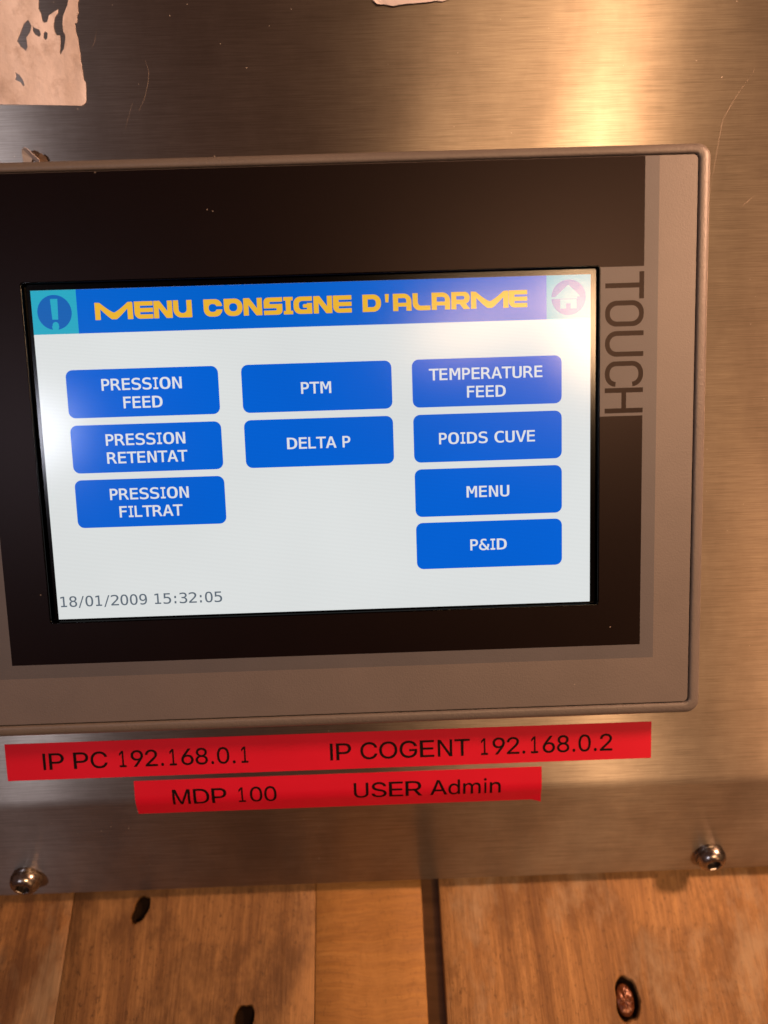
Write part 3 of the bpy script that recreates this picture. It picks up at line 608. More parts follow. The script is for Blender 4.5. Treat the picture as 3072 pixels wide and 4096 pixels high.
plank("wooden_board", -190, -91.15, wood("wood_left", (0.25, 0.125, 0.042), (0.11, 0.048, 0.016), (0.34, 0.18, 0.066), 1, 0.75, False, 0.4),
      "weathered brown board under the console's left screw, beside the rough spotted board")
plank("wooden_board", -91.0, -9.2, wood("wood_brown", (0.25, 0.130, 0.046), (0.13, 0.060, 0.020), (0.36, 0.20, 0.075), 2, 0.75, False, 0.3),
      "rough brown board with a black spot by the steel edge and a knot hole",
      pits=((-68.0, -5.0, 2.3, 3.6, 0.30, 3.0), (-31.4, -37.6, 2.7, 4.2, 0.12, 3.5)))
plank("wooden_board", -9.0, 26.6, wood("wood_orange", (0.36, 0.180, 0.046), (0.27, 0.125, 0.030), (0.42, 0.22, 0.064), 3, 0.10, True),
      "narrow smooth orange board just left of the dark gap")
plank("wooden_board", 32.7, 165, wood("wood_right", (0.38, 0.200, 0.070), (0.20, 0.092, 0.028), (0.48, 0.27, 0.105), 4, 0.55, False, 0.6),
      "streaky board right of the dark gap",
      pits=((90.0, -35.6, 3.3, 5.4, 0.04, 3.6),))

# floor seen through the gap
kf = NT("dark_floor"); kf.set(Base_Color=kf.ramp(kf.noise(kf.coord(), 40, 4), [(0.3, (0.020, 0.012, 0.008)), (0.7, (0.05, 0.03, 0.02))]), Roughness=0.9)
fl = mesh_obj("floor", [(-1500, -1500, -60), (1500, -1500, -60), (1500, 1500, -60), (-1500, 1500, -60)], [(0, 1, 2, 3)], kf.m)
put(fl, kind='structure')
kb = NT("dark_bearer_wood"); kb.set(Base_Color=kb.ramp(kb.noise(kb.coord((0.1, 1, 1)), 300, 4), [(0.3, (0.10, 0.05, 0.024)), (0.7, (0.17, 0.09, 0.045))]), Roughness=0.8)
be = Flat(); be.add([rect(-230, 230, -230, 200)])
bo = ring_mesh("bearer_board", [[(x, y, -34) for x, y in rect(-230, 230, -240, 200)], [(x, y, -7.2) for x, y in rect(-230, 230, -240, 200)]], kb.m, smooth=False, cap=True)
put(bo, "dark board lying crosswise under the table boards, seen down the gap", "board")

# nail in the oval hole
kn = NT("rusty_nail"); kn.set(Base_Color=kn.ramp(kn.noise(kn.coord(), 900, 3), [(0.3, (0.07, 0.020, 0.008)), (0.7, (0.19, 0.062, 0.024))]), Roughness=0.22, Metallic=0.3)
kn.l(kn.bump(kn.noise(kn.coord(), 700, 3), 0.6, 0.0006), kn.b.inputs['Normal'])
lo = []
for r, z in ((2.95, -3.6), (2.95, -2.3), (2.7, -1.75), (1.9, -1.45), (0.9, -1.35), (0.05, -1.33)):
    lo.append([(r * math.cos(a * math.tau / 28), 1.55 * r * math.sin(a * math.tau / 28), z + 0.12 * math.sin(a * 1.1)) for a in range(28)])
nl = ring_mesh("nail", lo, kn.m, None, True, 60, True)
nl.location = (89.7 * MM, -35.9 * MM, 0)
put(nl, "glossy reddish brown nail head sunk in the oval hole of the right board", "nail")

# ================================================================== the steel console
R_BEND, Y_FACE = 9.0, -5.0
T_LEN = R_BEND * math.tan(FACET / 2)
BEND_Y = FQ.y + (FQ.z - Y_FACE) * (-1) * (-1) / math.tan(FACET) * (-1) if False else -145.9 + (23.5 - 5.0) / math.tan(FACET)
S0 = BEND_Y + T_LEN                          # where the face starts to curve
ARC = R_BEND * FACET
def sheet(y, lift=0.0):
    """folds the flat coordinate y over the bend; returns (Y, Z, normal angle)"""
    if y >= S0: return y, Y_FACE + lift
    d = S0 - y
    cy, cz = S0, Y_FACE - R_BEND
    if d < ARC:
        a = d / R_BEND
        return cy - (R_BEND + lift) * math.sin(a), cz + (R_BEND + lift) * math.cos(a)
    a = FACET; e = d - ARC
    return (cy - (R_BEND + lift) * math.sin(a) - e * math.cos(a), cz + (R_BEND + lift) * math.cos(a) - e * math.sin(a))
def on_sheet(x, y, z):
    Y, Z = sheet(y, z); return (x, Y, Z)
FLANGE = math.hypot(BEND_Y - (-145.9), 23.5 - 5.0) - T_LEN   # flat length of the flange
Y_END = S0 - ARC - FLANGE

console = empty("steel_console", (0, FQ.y, FQ.z))
put(console, "brushed stainless steel console with a sloped face carrying the touch panel", "console")
inv = console.matrix_world.inverted()
def keep(o, parent):
    """parents a piece built in the face frame"""
    o.parent = parent; o.matrix_parent_inverse = Matrix.Identity(4)
    o.matrix_basis = parent.matrix_world.inverted() @ face_matrix()
    return o
prof = [(230.0, Y_FACE), (100.0, Y_FACE), (0.0, Y_FACE), (S0 + 0.001, Y_FACE)]
prof += [sheet(S0 - ARC * i / 8) for i in range(1, 9)]
prof += [sheet(S0 - ARC - FLANGE * i / 6) for i in range(1, 6)]
# rounded lower edge, then the return fold under the box
ey, ez = sheet(Y_END)
dy, dz = -math.cos(FACET), -math.sin(FACET)
fold = []
for i in range(7):
    a = math.radians(100) * i / 6
    # centre sits 1.4 mm behind the flange
    ny, nz = -math.sin(FACET), math.cos(FACET)
    cy, cz = ey - dy * 1.4 - ny * 1.4, ez - dz * 1.4 - nz * 1.4
    fold.append((cy + 1.4 * (ny * math.cos(a) + dy * math.sin(a)), cz + 1.4 * (nz * math.cos(a) + dz * math.sin(a))))
prof += fold
ly, lz = prof[-1]
prof.append((ly - ny * 12, lz - nz * 12))
xs = [-200, -199.2, -100, 0, 100, 209.2, 210]
V, F, UV = [], [], []
for (y, z) in prof:
    for x in xs: V.append((x, y, z))
nx = len(xs)
for j in range(len(prof) - 1):
    for i in range(nx - 1):
        F.append((j * nx + i, (j + 1) * nx + i, (j + 1) * nx + i + 1, j * nx + i + 1))
face = mesh_obj("front_sheet", V, F, STEEL, None, True, 60)
uvl = face.data.uv_layers.new(name="UVMap")
arc_len = [0.0]
for a, b in zip(prof, prof[1:]): arc_len.append(arc_len[-1] + math.hypot(a[0] - b[0], a[1] - b[1]))
for lp in face.data.loops:
    vi = lp.vertex_index
    uvl.data[lp.index].uv = (xs[vi % nx] / 400 + 0.5, -arc_len[vi // nx] / 400)
keep(face, console)
# body of the box behind the sheet: sides, back and top
def w2f(x, v, h):          # table coordinates to face frame
    q = RW.inverted() @ Vector((x, v, h)) + WQ
    return (x, q.y, q.z)
top = prof[0]
bp_ = [(top[0], top[1]), (ly - ny * 12, lz - nz * 12)]
tw = RW @ (Vector((0, top[0], top[1])) - WQ)
back_v = tw.y + 14
pb = [w2f(0, tw.y, tw.z - 0.5)[1:], w2f(0, back_v, tw.z - 14)[1:], w2f(0, back_v, 0.4)[1:], w2f(0, 16.0, 0.4)[1:], (ly - ny * 9 , lz - nz * 9 )]
loopL = [(-198.8, y, z) for y, z in pb]
outer = [p for p in prof if p[0] < 229.9]
side = [(top[0], top[1] - 0.6)] + [(y - 0.25, z - 0.6) for y, z in prof[1:-7]] + list(reversed(pb[1:]))
side = list(pb[1:]) [::-1]
side = [(top[0] - 0.5, top[1] - 0.6)] + [(y, z - 0.7) for y, z in prof[1:-8]] + [(pb[4])] + [pb[3], pb[2], pb[1]]
n = len(side)
V = [(-198.9, y, z) for y, z in side] + [(208.9, y, z) for y, z in side]
F = [tuple(range(n)), tuple(reversed(range(n, 2 * n)))] + [(i, n + i, n + (i + 1) % n, (i + 1) % n) for i in range(n - 1) if i >= len(side) - 5] + [(n - 1, 2 * n - 1, n, 0)]
KS = NT("plain_steel"); KS.set(Base_Color=(0.45, 0.42, 0.40), Metallic=1.0, Roughness=0.42)
body = mesh_obj("box_body", V, F, KS.m); keep(body, console)

# scratches on the steel: hair-thin ribbons
KSC = NT("bright_scratch"); KSC.set(Base_Color=(0.30, 0.24, 0.20), Metallic=0.3, Roughness=0.5)
def scratch(pts, wd):
    P = [Vector(p) for p in pts]; v, f = [], []
    m = []
    for i in range(len(P) - 1):
        for t in range(6): m.append(P[i].lerp(P[i + 1], t / 6))
    m.append(P[-1])
    for i, p in enumerate(m):
        d = (m[min(i + 1, len(m) - 1)] - m[max(i - 1, 0)]).normalized(); nn = Vector((-d.y, d.x))
        h = wd * (0.25 + 0.75 * math.sin(math.pi * i / (len(m) - 1))) / 2
        v += [(p.x + nn.x * h, p.y + nn.y * h, Y_FACE + 0.02), (p.x - nn.x * h, p.y - nn.y * h, Y_FACE + 0.02)]
    f = [(2 * i, 2 * i + 1, 2 * i + 3, 2 * i + 2) for i in range(len(m) - 1)]
    o = mesh_obj("scratch", v, f, KSC.m); keep(o, console)
    return o
scratch([(-42.3, 105.6), (-41.6, 102.8), (-42.0, 99.8), (-43.2, 96.0), (-45.0, 92.8)], 0.10)
scratch([(-46.5, 95.0), (-49.05, 88.2)], 0.06)
scratch([(-54.6, 113.5), (-55.6, 110.2), (-56.6, 108.8)], 0.07)
scratch([(122.1, 99.2), (117.0, 92.0), (113.7, 86.5), (111.8, 75.0), (110.6, 66.9)], 0.07)
scratch([(36.5, 98.0), (35.2, 97.0)], 0.22)
scratch([(120.0, 64.0), (123.0, 66.3)], 0.07)

# ================================================================== touch panel
panel = empty("touch_panel", (0, 0, Y_FACE))
put(panel, "grey framed industrial touch panel showing the alarm menu, set in the steel face", "touch panel")
def kp(o, label=None):
    keep(o, panel)
    if label: o['label'] = label
    return o
FX0, FX1, FY0, FY1, FZ = -104.4, 104.35, -76.05, 75.6, 1.5
def frame_loop(d, z, r):
    top = d - max(0.0, d - 2.0) * 0.38          # the frame is a little narrower along its upper edge
    return [(x, y, z) for x, y in rrect(FX0 - d, FX1 + d, FY0 - d, FY1 + top, max(0.2, r), 10)]
loops = [frame_loop(-1.5, -0.6, 0.6), frame_loop(0.40, -0.6, 1.5), frame_loop(0.44, 1.05, 1.55), frame_loop(0.56, 1.42, 1.7), frame_loop(0.85, 1.64, 1.9),
         frame_loop(1.4, 1.74, 2.3), frame_loop(2.4, 1.66, 2.6), frame_loop(3.2, 1.30, 3.2), frame_loop(3.7, 0.65, 3.6), frame_loop(4.0, -0.3, 3.9), frame_loop(4.75, -3.9, 4.2), frame_loop(4.85, -4.95, 4.2)]
bezel = kp(ring_mesh("bezel", loops, RIM, None, True, 50))
groove = kp(ring_mesh("shaded_groove", [frame_loop(0.0, -0.2, 1.2), frame_loop(0.41, -0.2, 1.5)], GROOVE, None, False))
groove.parent = bezel; groove.matrix_basis = Matrix.Identity(4)
# front foil: printed zones butt against each other
film = rrect(FX0, FX1, FY0, FY1, 1.3, 6)
STX0, STX1, STY0 = -93.85, 94.15, -62.5
BX0, BX1, BY0 = -90.0, 90.3, -58.5
WX0, WX1, WY0, WY1 = -77.75, 78.0, -46.15, 47.3
TX0, TY0, TY1 = WX1 + 0.45, 7.05, 47.2
fl = Flat(); inner = rect(STX0, STX1, STY0, FY1)
fl.add([film, inner], lambda p: inside(p, film) and not inside(p, inner))
foil = kp(fl.build("front_foil", FZ, FOIL, None))
# turned-down edge of the foil
edge_ = ring_mesh("foil_edge", [[(x, y, FZ) for x, y in film], [(x, y, FZ - 0.12) for x, y in rrect(FX0 - .12, FX1 + .12, FY0 - .12, FY1 + .12, 1.4, 6)], [(x, y, -0.2) for x, y in rrect(FX0 - .12, FX1 + .12, FY0 - .12, FY1 + .12, 1.4, 6)]], FOIL, None, False)
def sub(o, par):
    """a sub-part built in the same face frame as its part"""
    o.parent = par; o.matrix_basis = Matrix.Identity(4); return o
sub(edge_, foil)

# lettering TOUCH, running down the right of the window
def band(p, hw):
    """straight ribbon along the points with mitred turns"""
    P = [Vector(q) for q in p]; L, R = [], []
    for i, q in enumerate(P):
        d0 = (P[i] - P[i - 1]).normalized() if i else (P[1] - P[0]).normalized()
        d1 = (P[i + 1] - P[i]).normalized() if i < len(P) - 1 else d0
        t = (d0 + d1).normalized(); nn = Vector((-t.y, t.x)); k = hw / max(0.3, nn.dot(Vector((-d0.y, d0.x))))
        L.append(tuple(q + nn * k)); R.append(tuple(q - nn * k))
    return L + R[::-1]
# drawn upright in a 7.2 x 10.6 box, then turned a quarter clockwise
HW = 0.66
def arc(cx, cy, rx, ry, a0, a1, n=8): return [(cx + rx * math.cos(math.radians(a0 + (a1 - a0) * i / n)), cy + ry * math.sin(math.radians(a0 + (a1 - a0) * i / n))) for i in range(n + 1)]
Hh, Ww = 10.6, 6.9
def letter_O():
    return [rrect(0, Ww, 0, Hh, 3.1, 8), rrect(2 * HW, Ww - 2 * HW, 2 * HW, Hh - 2 * HW, 2.0, 8)]
def u_shape():
    c = [(HW, Hh)] + arc(HW + 2.6, 3.2, 2.6, 3.2 - HW, 180, 270) + arc(Ww - HW - 2.6, 3.2, 2.6, 3.2 - HW, 270, 360) + [(Ww - HW, Hh)]
    return [band(c, HW)]
def c_shape():
    c = [(Ww - HW, 7.6)] + arc(Ww - HW - 2.6, Hh - 3.0, 2.6, 3.0 - HW, 8, 90) + arc(HW + 2.6, Hh - 3.0, 2.6, 3.0 - HW, 90, 180) + arc(HW + 2.6, 3.0, 2.6, 3.0 - HW, 180, 270) + arc(Ww - HW - 2.6, 3.0, 2.6, 3.0 - HW, 270, 352) + [(Ww - HW, 3.0)]
    c = [q for i, q in enumerate(c) if i == 0 or (Vector(q) - Vector(c[i - 1])).length > 0.05]
    return [band(c, HW)]
tl = {'T': [rect(0, 7.2, Hh - 2 * HW, Hh), rect(3.6 - HW, 3.6 + HW, 0, Hh - HW)], 'O': letter_O(), 'U': u_shape(), 'C': c_shape(),
      'H': [rect(0, 2 * HW, 0, Hh), rect(Ww - 2 * HW, Ww, 0, Hh), rect(HW, Ww - HW, 5.3 - HW, 5.3 + HW)]}
starts = {'T': 45.85, 'O': 38.25, 'U': 30.15, 'C': 22.0, 'H': 14.75}
turned = []
for ch, ps in tl.items():
    turned.append((ch, [[(79.75 + y, starts[ch] - x) for x, y in p] for p in ps]))
def in_letters(p):
    for ch, ps in turned:
        k = [inside(p, q) for q in ps]
        if (ch == 'O' and k[0] and not k[1]) or (ch != 'O' and any(k)): return True
    return False
allp = [q for ch, ps in turned for q in ps]
block = rect(TX0, BX1, TY0, TY1)
blackr = rect(BX0, BX1, BY0, FY1)
stripe_outer = rect(STX0, STX1, STY0, FY1)
window = rrect(WX0 - 0.45, WX1 + 0.45, WY0 - 0.45, WY1 + 0.45, 0.9, 5)
fl = Flat()
fl.add([stripe_outer, blackr, block] + allp, lambda p: inside(p, stripe_outer) and not in_letters(p) and (not inside(p, blackr) or (inside(p, block) and not inside(p, window))))
st = kp(fl.build("grey_border", FZ, STRIPE, None)); sub(st, foil)
fl = Flat()
fl.add([blackr, block, window] + allp, lambda p: (inside(p, blackr) and not inside(p, block) and not inside(p, window)))
bk = kp(fl.build("black_mask", FZ, BLACK, None)); sub(bk, foil)
fl = Flat()
fl.add([block] + allp, in_letters)
tt = kp(fl.build("touch_lettering", FZ, BLACK, None)); sub(tt, foil); tt['label'] = "dark word TOUCH running down beside the window"
# raised lip round the window, falling to the glass
def wl(d, z, r): return [(x, y, z) for x, y in rrect(WX0 - d, WX1 + d, WY0 - d, WY1 + d, max(0.15, r), 5)]
kl = NT("window_lip"); foil_gloss(kl, kl.coord()); LIP = kl.m
lip = kp(ring_mesh("window_lip", [wl(0.45, FZ, 0.9), wl(0.36, FZ + 0.10, 0.85), wl(0.22, FZ + 0.13, 0.8), wl(0.08, FZ + 0.02, 0.7), wl(0.0, FZ - 0.25, 0.6), wl(-0.05, 0.02, 0.6)], LIP, None, True, 60)); sub(lip, foil)

# ------------------------------------------------------------------ the lit display
AX0, AX1, AY0, AY1 = -76.2, 76.2, -45.72, 45.72
fl = Flat(); o_ = rect(WX0 - 0.1, WX1 + 0.1, WY0 - 0.1, WY1 + 0.1); a_ = rect(AX0, AX1, AY0, AY1)
fl.add([o_, a_], lambda p: inside(p, o_) and not inside(p, a_))
disp = Flat(); disp.add([a_])
display = kp(disp.build("display", 0.0, L_WHITE, None))
sub(kp(fl.build("glass_border", 0.0, GLASSB, None)), display)
Z1, Z2, Z3 = 0.02, 0.04, 0.06
def part(flat, name, z, mat, label=None):
    o = flat.build(name, z, mat, None); sub(o, display)
    if label: o['label'] = label
    return o
f = Flat(); f.add([rect(-63.95, 64.1, 34.0, AY1 - 0.01)]); part(f, "title_bar", Z1, L_HEAD)
f = Flat(); f.add([rect(AX0 + .01, -63.95, 34.0, AY1 - 0.01)]); part(f, "alarm_tile", Z1, L_TEAL)
f = Flat(); f.add([rect(64.1, AX1 - .01, 34.0, AY1 - 0.01)]); part(f, "home_tile", Z1, L_TEAL)
# alarm icon: disc with an exclamation mark cut out and a nick at the foot
cx, cy = -70.1, 39.8
disc = circle(cx, cy, 4.65, 48)
bang = [(cx - 0.95, cy + 3.6), (cx + 1.05, cy + 3.6), (cx + 0.85, cy - 1.9), (cx - 0.75, cy - 1.9)]
dot = circle(cx + 0.05, cy - 3.35, 0.85, 20)
nick = [(cx - 1.0, cy - 3.6), (cx + 1.0, cy - 3.6), (cx + 0.55, cy - 5.2), (cx - 0.75, cy - 5.2)]
f = Flat(); f.add([disc, bang, dot, nick], posneg([disc], [bang, dot, nick])); part(f, "alarm_icon", Z2, L_ICON)
# home icon: open disc with a house in front
cx, cy = 70.15, 39.75
disc = circle(cx, cy, 4.75, 48)
roof = [(cx - 3.7, cy + 0.15), (cx - 0.1, cy + 3.4), (cx + 2.1, cy + 1.4), (cx + 3.3, cy + 0.15)]
slot = rect(cx - 5.2, cx + 2.3, cy - 0.35, cy + 0.15)
wallp = rect(cx - 2.3, cx + 2.2, cy - 3.0, cy - 0.5)
door = rect(cx - 0.7, cx + 0.6, cy - 3.0, cy - 1.6)
f = Flat(); f.add([disc, roof, slot, wallp, door], lambda p: inside(p, disc) and (inside(p, door) or not (inside(p, roof) or inside(p, slot) or inside(p, wallp)))); part(f, "home_icon", Z2, L_ICON)

# title in its own fat display face (box about 1.11 wide, 1 high)
W_ = 1.11
def G(ch):
    r = rrect
    if ch == 'E': return [r(0, W_, 0, 1, .36, 6, (1, 0, 0, 0))], [rect(.34, 1.3, .25, .38), rect(.34, 1.3, .62, .75)]
    if ch == 'N': return [rect(0, .30, 0, 1), rect(.81, W_, 0, 1), [(0, 1), (.36, 1), (W_, 0), (.75, 0)]], []
    if ch == 'U': return [r(0, W_, 0, 1, .48, 6, (1, 0, 0, 0))], [r(.31, .80, .26, 1.3, .22, 5, (1, 1, 0, 0))]
    if ch == 'C': return [[(0, 1)] + r(0, W_, 0, 1, .42, 6, (1, 1, 1, 0))[:-1]], [r(.30, .78, .27, .73, .2, 5), rect(.62, 1.4, .40, .60)]
    if ch == 'O': return [r(0, W_, 0, 1, .46, 7, (1, 1, 1, 0))], [r(.31, .80, .27, .74, .21, 5)]
    if ch == 'S': return [r(0, W_, 0, 1, .26, 5, (0, 1, 0, 1))], [r(.34, 1.3, .62, .75, .06, 3, (1, 0, 0, 1)), r(-.2, .77, .25, .38, .06, 3, (0, 1, 1, 0))]
    if ch == 'I': return [rect(.13, .43, 0, 1), rect(0, .56, 0, .2), rect(0, .56, .8, 1)], []
    if ch == 'G': return [r(0, W_, 0, 1, .40, 6, (1, 0, 0, 1))], [r(.32, .80, .25, .75, .18, 5, (1, 0, 0, 1)), rect(.7, 1.3, .62, .75)], [r(.56, W_, .36, .56, .05, 2), rect(.82, W_, .1, .56)]
    if ch == 'D': return [r(0, W_, 0, 1, .46, 7, (0, 1, 1, 0))], [r(.31, .80, .27, .73, .2, 5, (0, 1, 1, 0))]
    if ch == "'": return [[(.02, 1), (.26, 1), (.22, .52), (.04, .52)]], []
    if ch == 'A': return [r(0, W_, 0, 1, .46, 7, (0, 0, 1, 0))], [rect(.31, .80, -.1, .25), r(.31, .80, .47, .74, .13, 4, (0, 0, 1, 0))]
    if ch == 'L': return [r(0, 1.06, 0, 1, .42, 6, (1, 0, 0, 0))], [r(.31, 1.3, .27, 1.3, .2, 5, (1, 0, 0, 0))]
    if ch == 'R': return [r(0, W_, .30, 1, .33, 6, (0, 1, 1, 0)), rect(0, .30, 0, .4), [(.42, .42), (.80, .42), (1.12, 0), (.73, 0)]], [r(.30, .79, .55, .76, .09, 4, (0, 1, 1, 0))]
    if ch == 'M':
        topc = [(2.20, 1.0), (1.96, .98)] + [(1.13 + dx_, .40 + .58 * (abs(dx_) / .83) ** 1.25) for dx_ in (.62, .45, .28, .12, 0, -.12, -.28, -.45, -.62)] + [(.30, .98), (0, 1.0)]
        bot = [(.0, 0), (.32, 0), (.32, .62)] + [(1.13 + dx_, .02 + .60 * (max(0, abs(dx_) - .14) / .67) ** 1.15) for dx_ in (-.62, -.45, -.28, -.14, .14, .28, .45, .62)] + [(1.94, .62), (1.94, 0), (2.26, 0), (2.26, .95)]
        return [bot + topc], []
KX = 0.0682
T_POS = (('M', 379), ('E', 536), ('N', 613), ('U', 691), ('C', 812), ('O', 893), ('N', 971), ('S', 1052), ('I', 1131), ('G', 1171), ('N', 1251), ('E', 1329),
         ('D', 1447), ("'", 1536), ('A', 1569), ('L', 1648), ('A', 1724), ('R', 1803), ('M', 1882), ('E', 2034))
f = Flat()
for ch, px in T_POS:
    g = G(ch); pos, neg = g[0], g[1]; again = g[2] if len(g) > 2 else []
    f.add(pos + neg + again, lambda p, a=pos, b=neg, c=again: any(inside(p, q) for q in c) or (any(inside(p, q) for q in a) and not any(inside(p, q) for q in b)), (-59.15 + (px - 379) * KX, 37.45), (4.55, 4.6))
part(f, "title_text", Z3, L_YEL, "yellow title MENU CONSIGNE D'ALARME")

COLS = ((-68.55, -26.75), (-20.4, 21.05), (26.7, 68.2))
ROWS = ((11.1, 24.25), (-4.2, 9.1), (-19.6, -6.1), (-34.65, -21.3))
BUTTONS = ((0, 0, ("PRESSION", "FEED")), (0, 1, ("PRESSION", "RETENTAT")), (0, 2, ("PRESSION", "FILTRAT")), (1, 0, ("PTM",)), (1, 1, ("DELTA P",)),
           (2, 0, ("TEMPERATURE", "FEED")), (2, 1, ("POIDS CUVE",)), (2, 2, ("MENU",)), (2, 3, ("P&ID",)))
for c, r, words_ in BUTTONS:
    x0, x1 = COLS[c]; y0, y1 = ROWS[r]
    f = Flat(); f.add([rrect(x0, x1, y0, y1, 1.9, 5)])
    part(f, "menu_button", Z1, L_BLUE, "blue button reading " + " ".join(words_))
    mx_ = (x0 + x1) / 2 - 0.2
    lines = [(words_[0], mx_, y1 - 8.3)] if len(words_) == 1 else [(words_[0], mx_, y1 - 5.75), (words_[1], mx_, y1 - 10.75)]
    o = screen_text("button_text", lines, None, L_TXT, Z2); sub(o, display); o['label'] = "white words " + " ".join(words_)
f = Flat(); text_flat(f, "18/01/2009 15:32:05", FONT_V, ADV_SCREEN, INK_SCREEN, 3.0, 520, 352, 46.2, (-75.5, -42.15), 'L', 0.71, 0.03)
part(f, "clock_text", Z1, L_DATE, "grey date and time 18/01/2009 15:32:05")

# ================================================================== red label strips
KR = NT("red_tape"); v_ = KR.coord()
KR.set(Base_Color=KR.ramp(KR.noise(v_, 35, 3), [(0.3, (0.56, 0.003, 0.022)), (0.7, (0.63, 0.005, 0.030))]), Roughness=0.42, Specular_IOR_Level=0.4)
KR.l(KR.bump(KR.noise(v_, 40, 2), 0.25, 0.0008), KR.b.inputs['Normal'])
KI = NT("black_ink"); KI.set(Base_Color=(0.004, 0.002, 0.002), Roughness=0.5, Specular_IOR_Level=0.15)
def strip(name, x0, x1, y0, y1, texts, label, slant=0.0, curl=0.0):
    root = empty(name, (x0, y0, Y_FACE)); put(root, label, "label", "red label strips under the touch panel")
    nx_, ny_ = 48, 26
    T = 0.16
    def lift(x, y):
        u = max(0, (x - (x1 - 3.0)) / 3.0) * max(0, ((y0 + 3.0) - y) / 3.0)
        return curl * u * u
    def pt(i, j, z):
        x = x0 + (x1 - x0) * i / nx_; y = y0 + (y1 - y0) * j / ny_
        xx = x + slant * (y - y1)
        return on_sheet(xx, y, z + lift(x, y))
    V = [pt(i, j, T) for j in range(ny_ + 1) for i in range(nx_ + 1)]
    F = [(j * (nx_ + 1) + i, j * (nx_ + 1) + i + 1, (j + 1) * (nx_ + 1) + i + 1, (j + 1) * (nx_ + 1) + i) for j in range(ny_) for i in range(nx_)]
    rim = [(i, 0) for i in range(nx_)] + [(nx_, j) for j in range(ny_)] + [(i, ny_) for i in range(nx_, 0, -1)] + [(0, j) for j in range(ny_, 0, -1)]
    b = len(V); V += [pt(i, j, 0.01 + 0 * T) for i, j in rim]; n = len(rim)
    for k in range(n):
        i, j = rim[k]; i2, j2 = rim[(k + 1) % n]
        F.append((j * (nx_ + 1) + i, b + k, b + (k + 1) % n, j2 * (nx_ + 1) + i2))
    keep(mesh_obj("tape", V, F, KR.m, None, True, 40), root)
    for s, x, y, cap, width in texts:
        f = Flat(); text_flat(f, s, FONT_A, ADV_TAPE, INK_TAPE, cap, 509, 278, width, (x, y), 'L', 0.716, 0.05)
        o = f.build("printed_text", T + 0.03, KI.m, None, on_sheet); keep(o, root); o['label'] = "black words " + s
    return root
strip("label_strip", -97.8, 96.4, -96.25, -84.7, (("IP PC 192.168.0.1", -87.0, -93.1, 5.1, 62.3), ("IP COGENT 192.168.0.2", -0.9, -93.35, 5.25, 85.3)),
      "long upper red strip with two IP addresses, just under the panel frame")
strip("label_strip", -60.2, 63.15, -109.75, -97.75, (("MDP 100", -49.0, -105.9, 5.0, 31.4), ("USER Admin", 5.9, -105.9, 5.0, 44.8)),
      "shorter lower red strip reading MDP 100 and USER Admin, bent over the fold", 0.0, 0.9)

# ================================================================== paper remains
KP = NT("dirty_paper"); v_ = KP.coord()
pc = KP.ramp(KP.noise(v_, 45, 4, 0.6), [(0.28, (0.62, 0.56, 0.58)), (0.50, (0.82, 0.76, 0.80))])
pc = KP.mix(KP.rng(KP.noise(v_, 140, 5, 0.7), 0.52, 0.75, 0, 0.75), pc, (0.40, 0.31, 0.28))
pc = KP.mix(KP.rng(KP.noise(KP.coord((1, .35, 1)), 60, 3, 0.6), 0.50, 0.68, 0, 0.6), pc, (0.44, 0.36, 0.33))
KP.set(Base_Color=pc, Roughness=0.7)
KP.l(KP.bump(KP.noise(v_, 260, 4), 0.5, 0.0006), KP.b.inputs['Normal'])
def paper(name, outline, holes, label, thick, lift=None, mat=KP.m):
    org = (sum(p[0] for p in outline) / len(outline), sum(p[1] for p in outline) / len(outline), Y_FACE)
    polys = [outline] + holes
    # inner points so that the sheet can be uneven
    v, f = fill(polys, evenodd(polys))
    used = sorted({i for t in f for i in t}); m = {i: k for k, i in enumerate(used)}
    lf = lift or (lambda x, y: 0.0)
    V = [(v[i][0], v[i][1], Y_FACE + thick + lf(*v[i])) for i in used]; F = [tuple(m[i] for i in t) for t in f]
    cnt = {}
    for t in F:
        for a, b in zip(t, t[1:] + t[:1]): cnt[(a, b)] = 1
    n0 = len(V); V += [(x, y, Y_FACE + 0.01 + max(0, z - Y_FACE - thick)) for x, y, z in V]
    for a, b in list(cnt):
        if (b, a) not in cnt: F.append((a, n0 + a, n0 + b, b))
    if lift: F += [tuple(n0 + i for i in reversed(t)) for t in F if max(t) < n0]
    o = mesh_obj(name, V, F, mat)
    o.data.transform(Matrix.Translation(-Vector(org) * MM)); o.matrix_world = face_matrix(org)
    return put(o, label, "sticker" if "sticker" in name else "paper")
def ragged(poly, amp, seed, step=0.7, keep_if=lambda p, q: True):
    rnd = random.Random(seed); out = []
    for i, p in enumerate(poly):
        q = poly[(i + 1) % len(poly)]
        out.append(p)
        L = math.dist(p, q); n = int(L / step)
        if n > 1 and keep_if(p, q):
            for k in range(1, n):
                t = k / n
                out.append((p[0] + (q[0] - p[0]) * t + rnd.uniform(-amp, amp), p[1] + (q[1] - p[1]) * t + rnd.uniform(-amp, amp)))
    return out
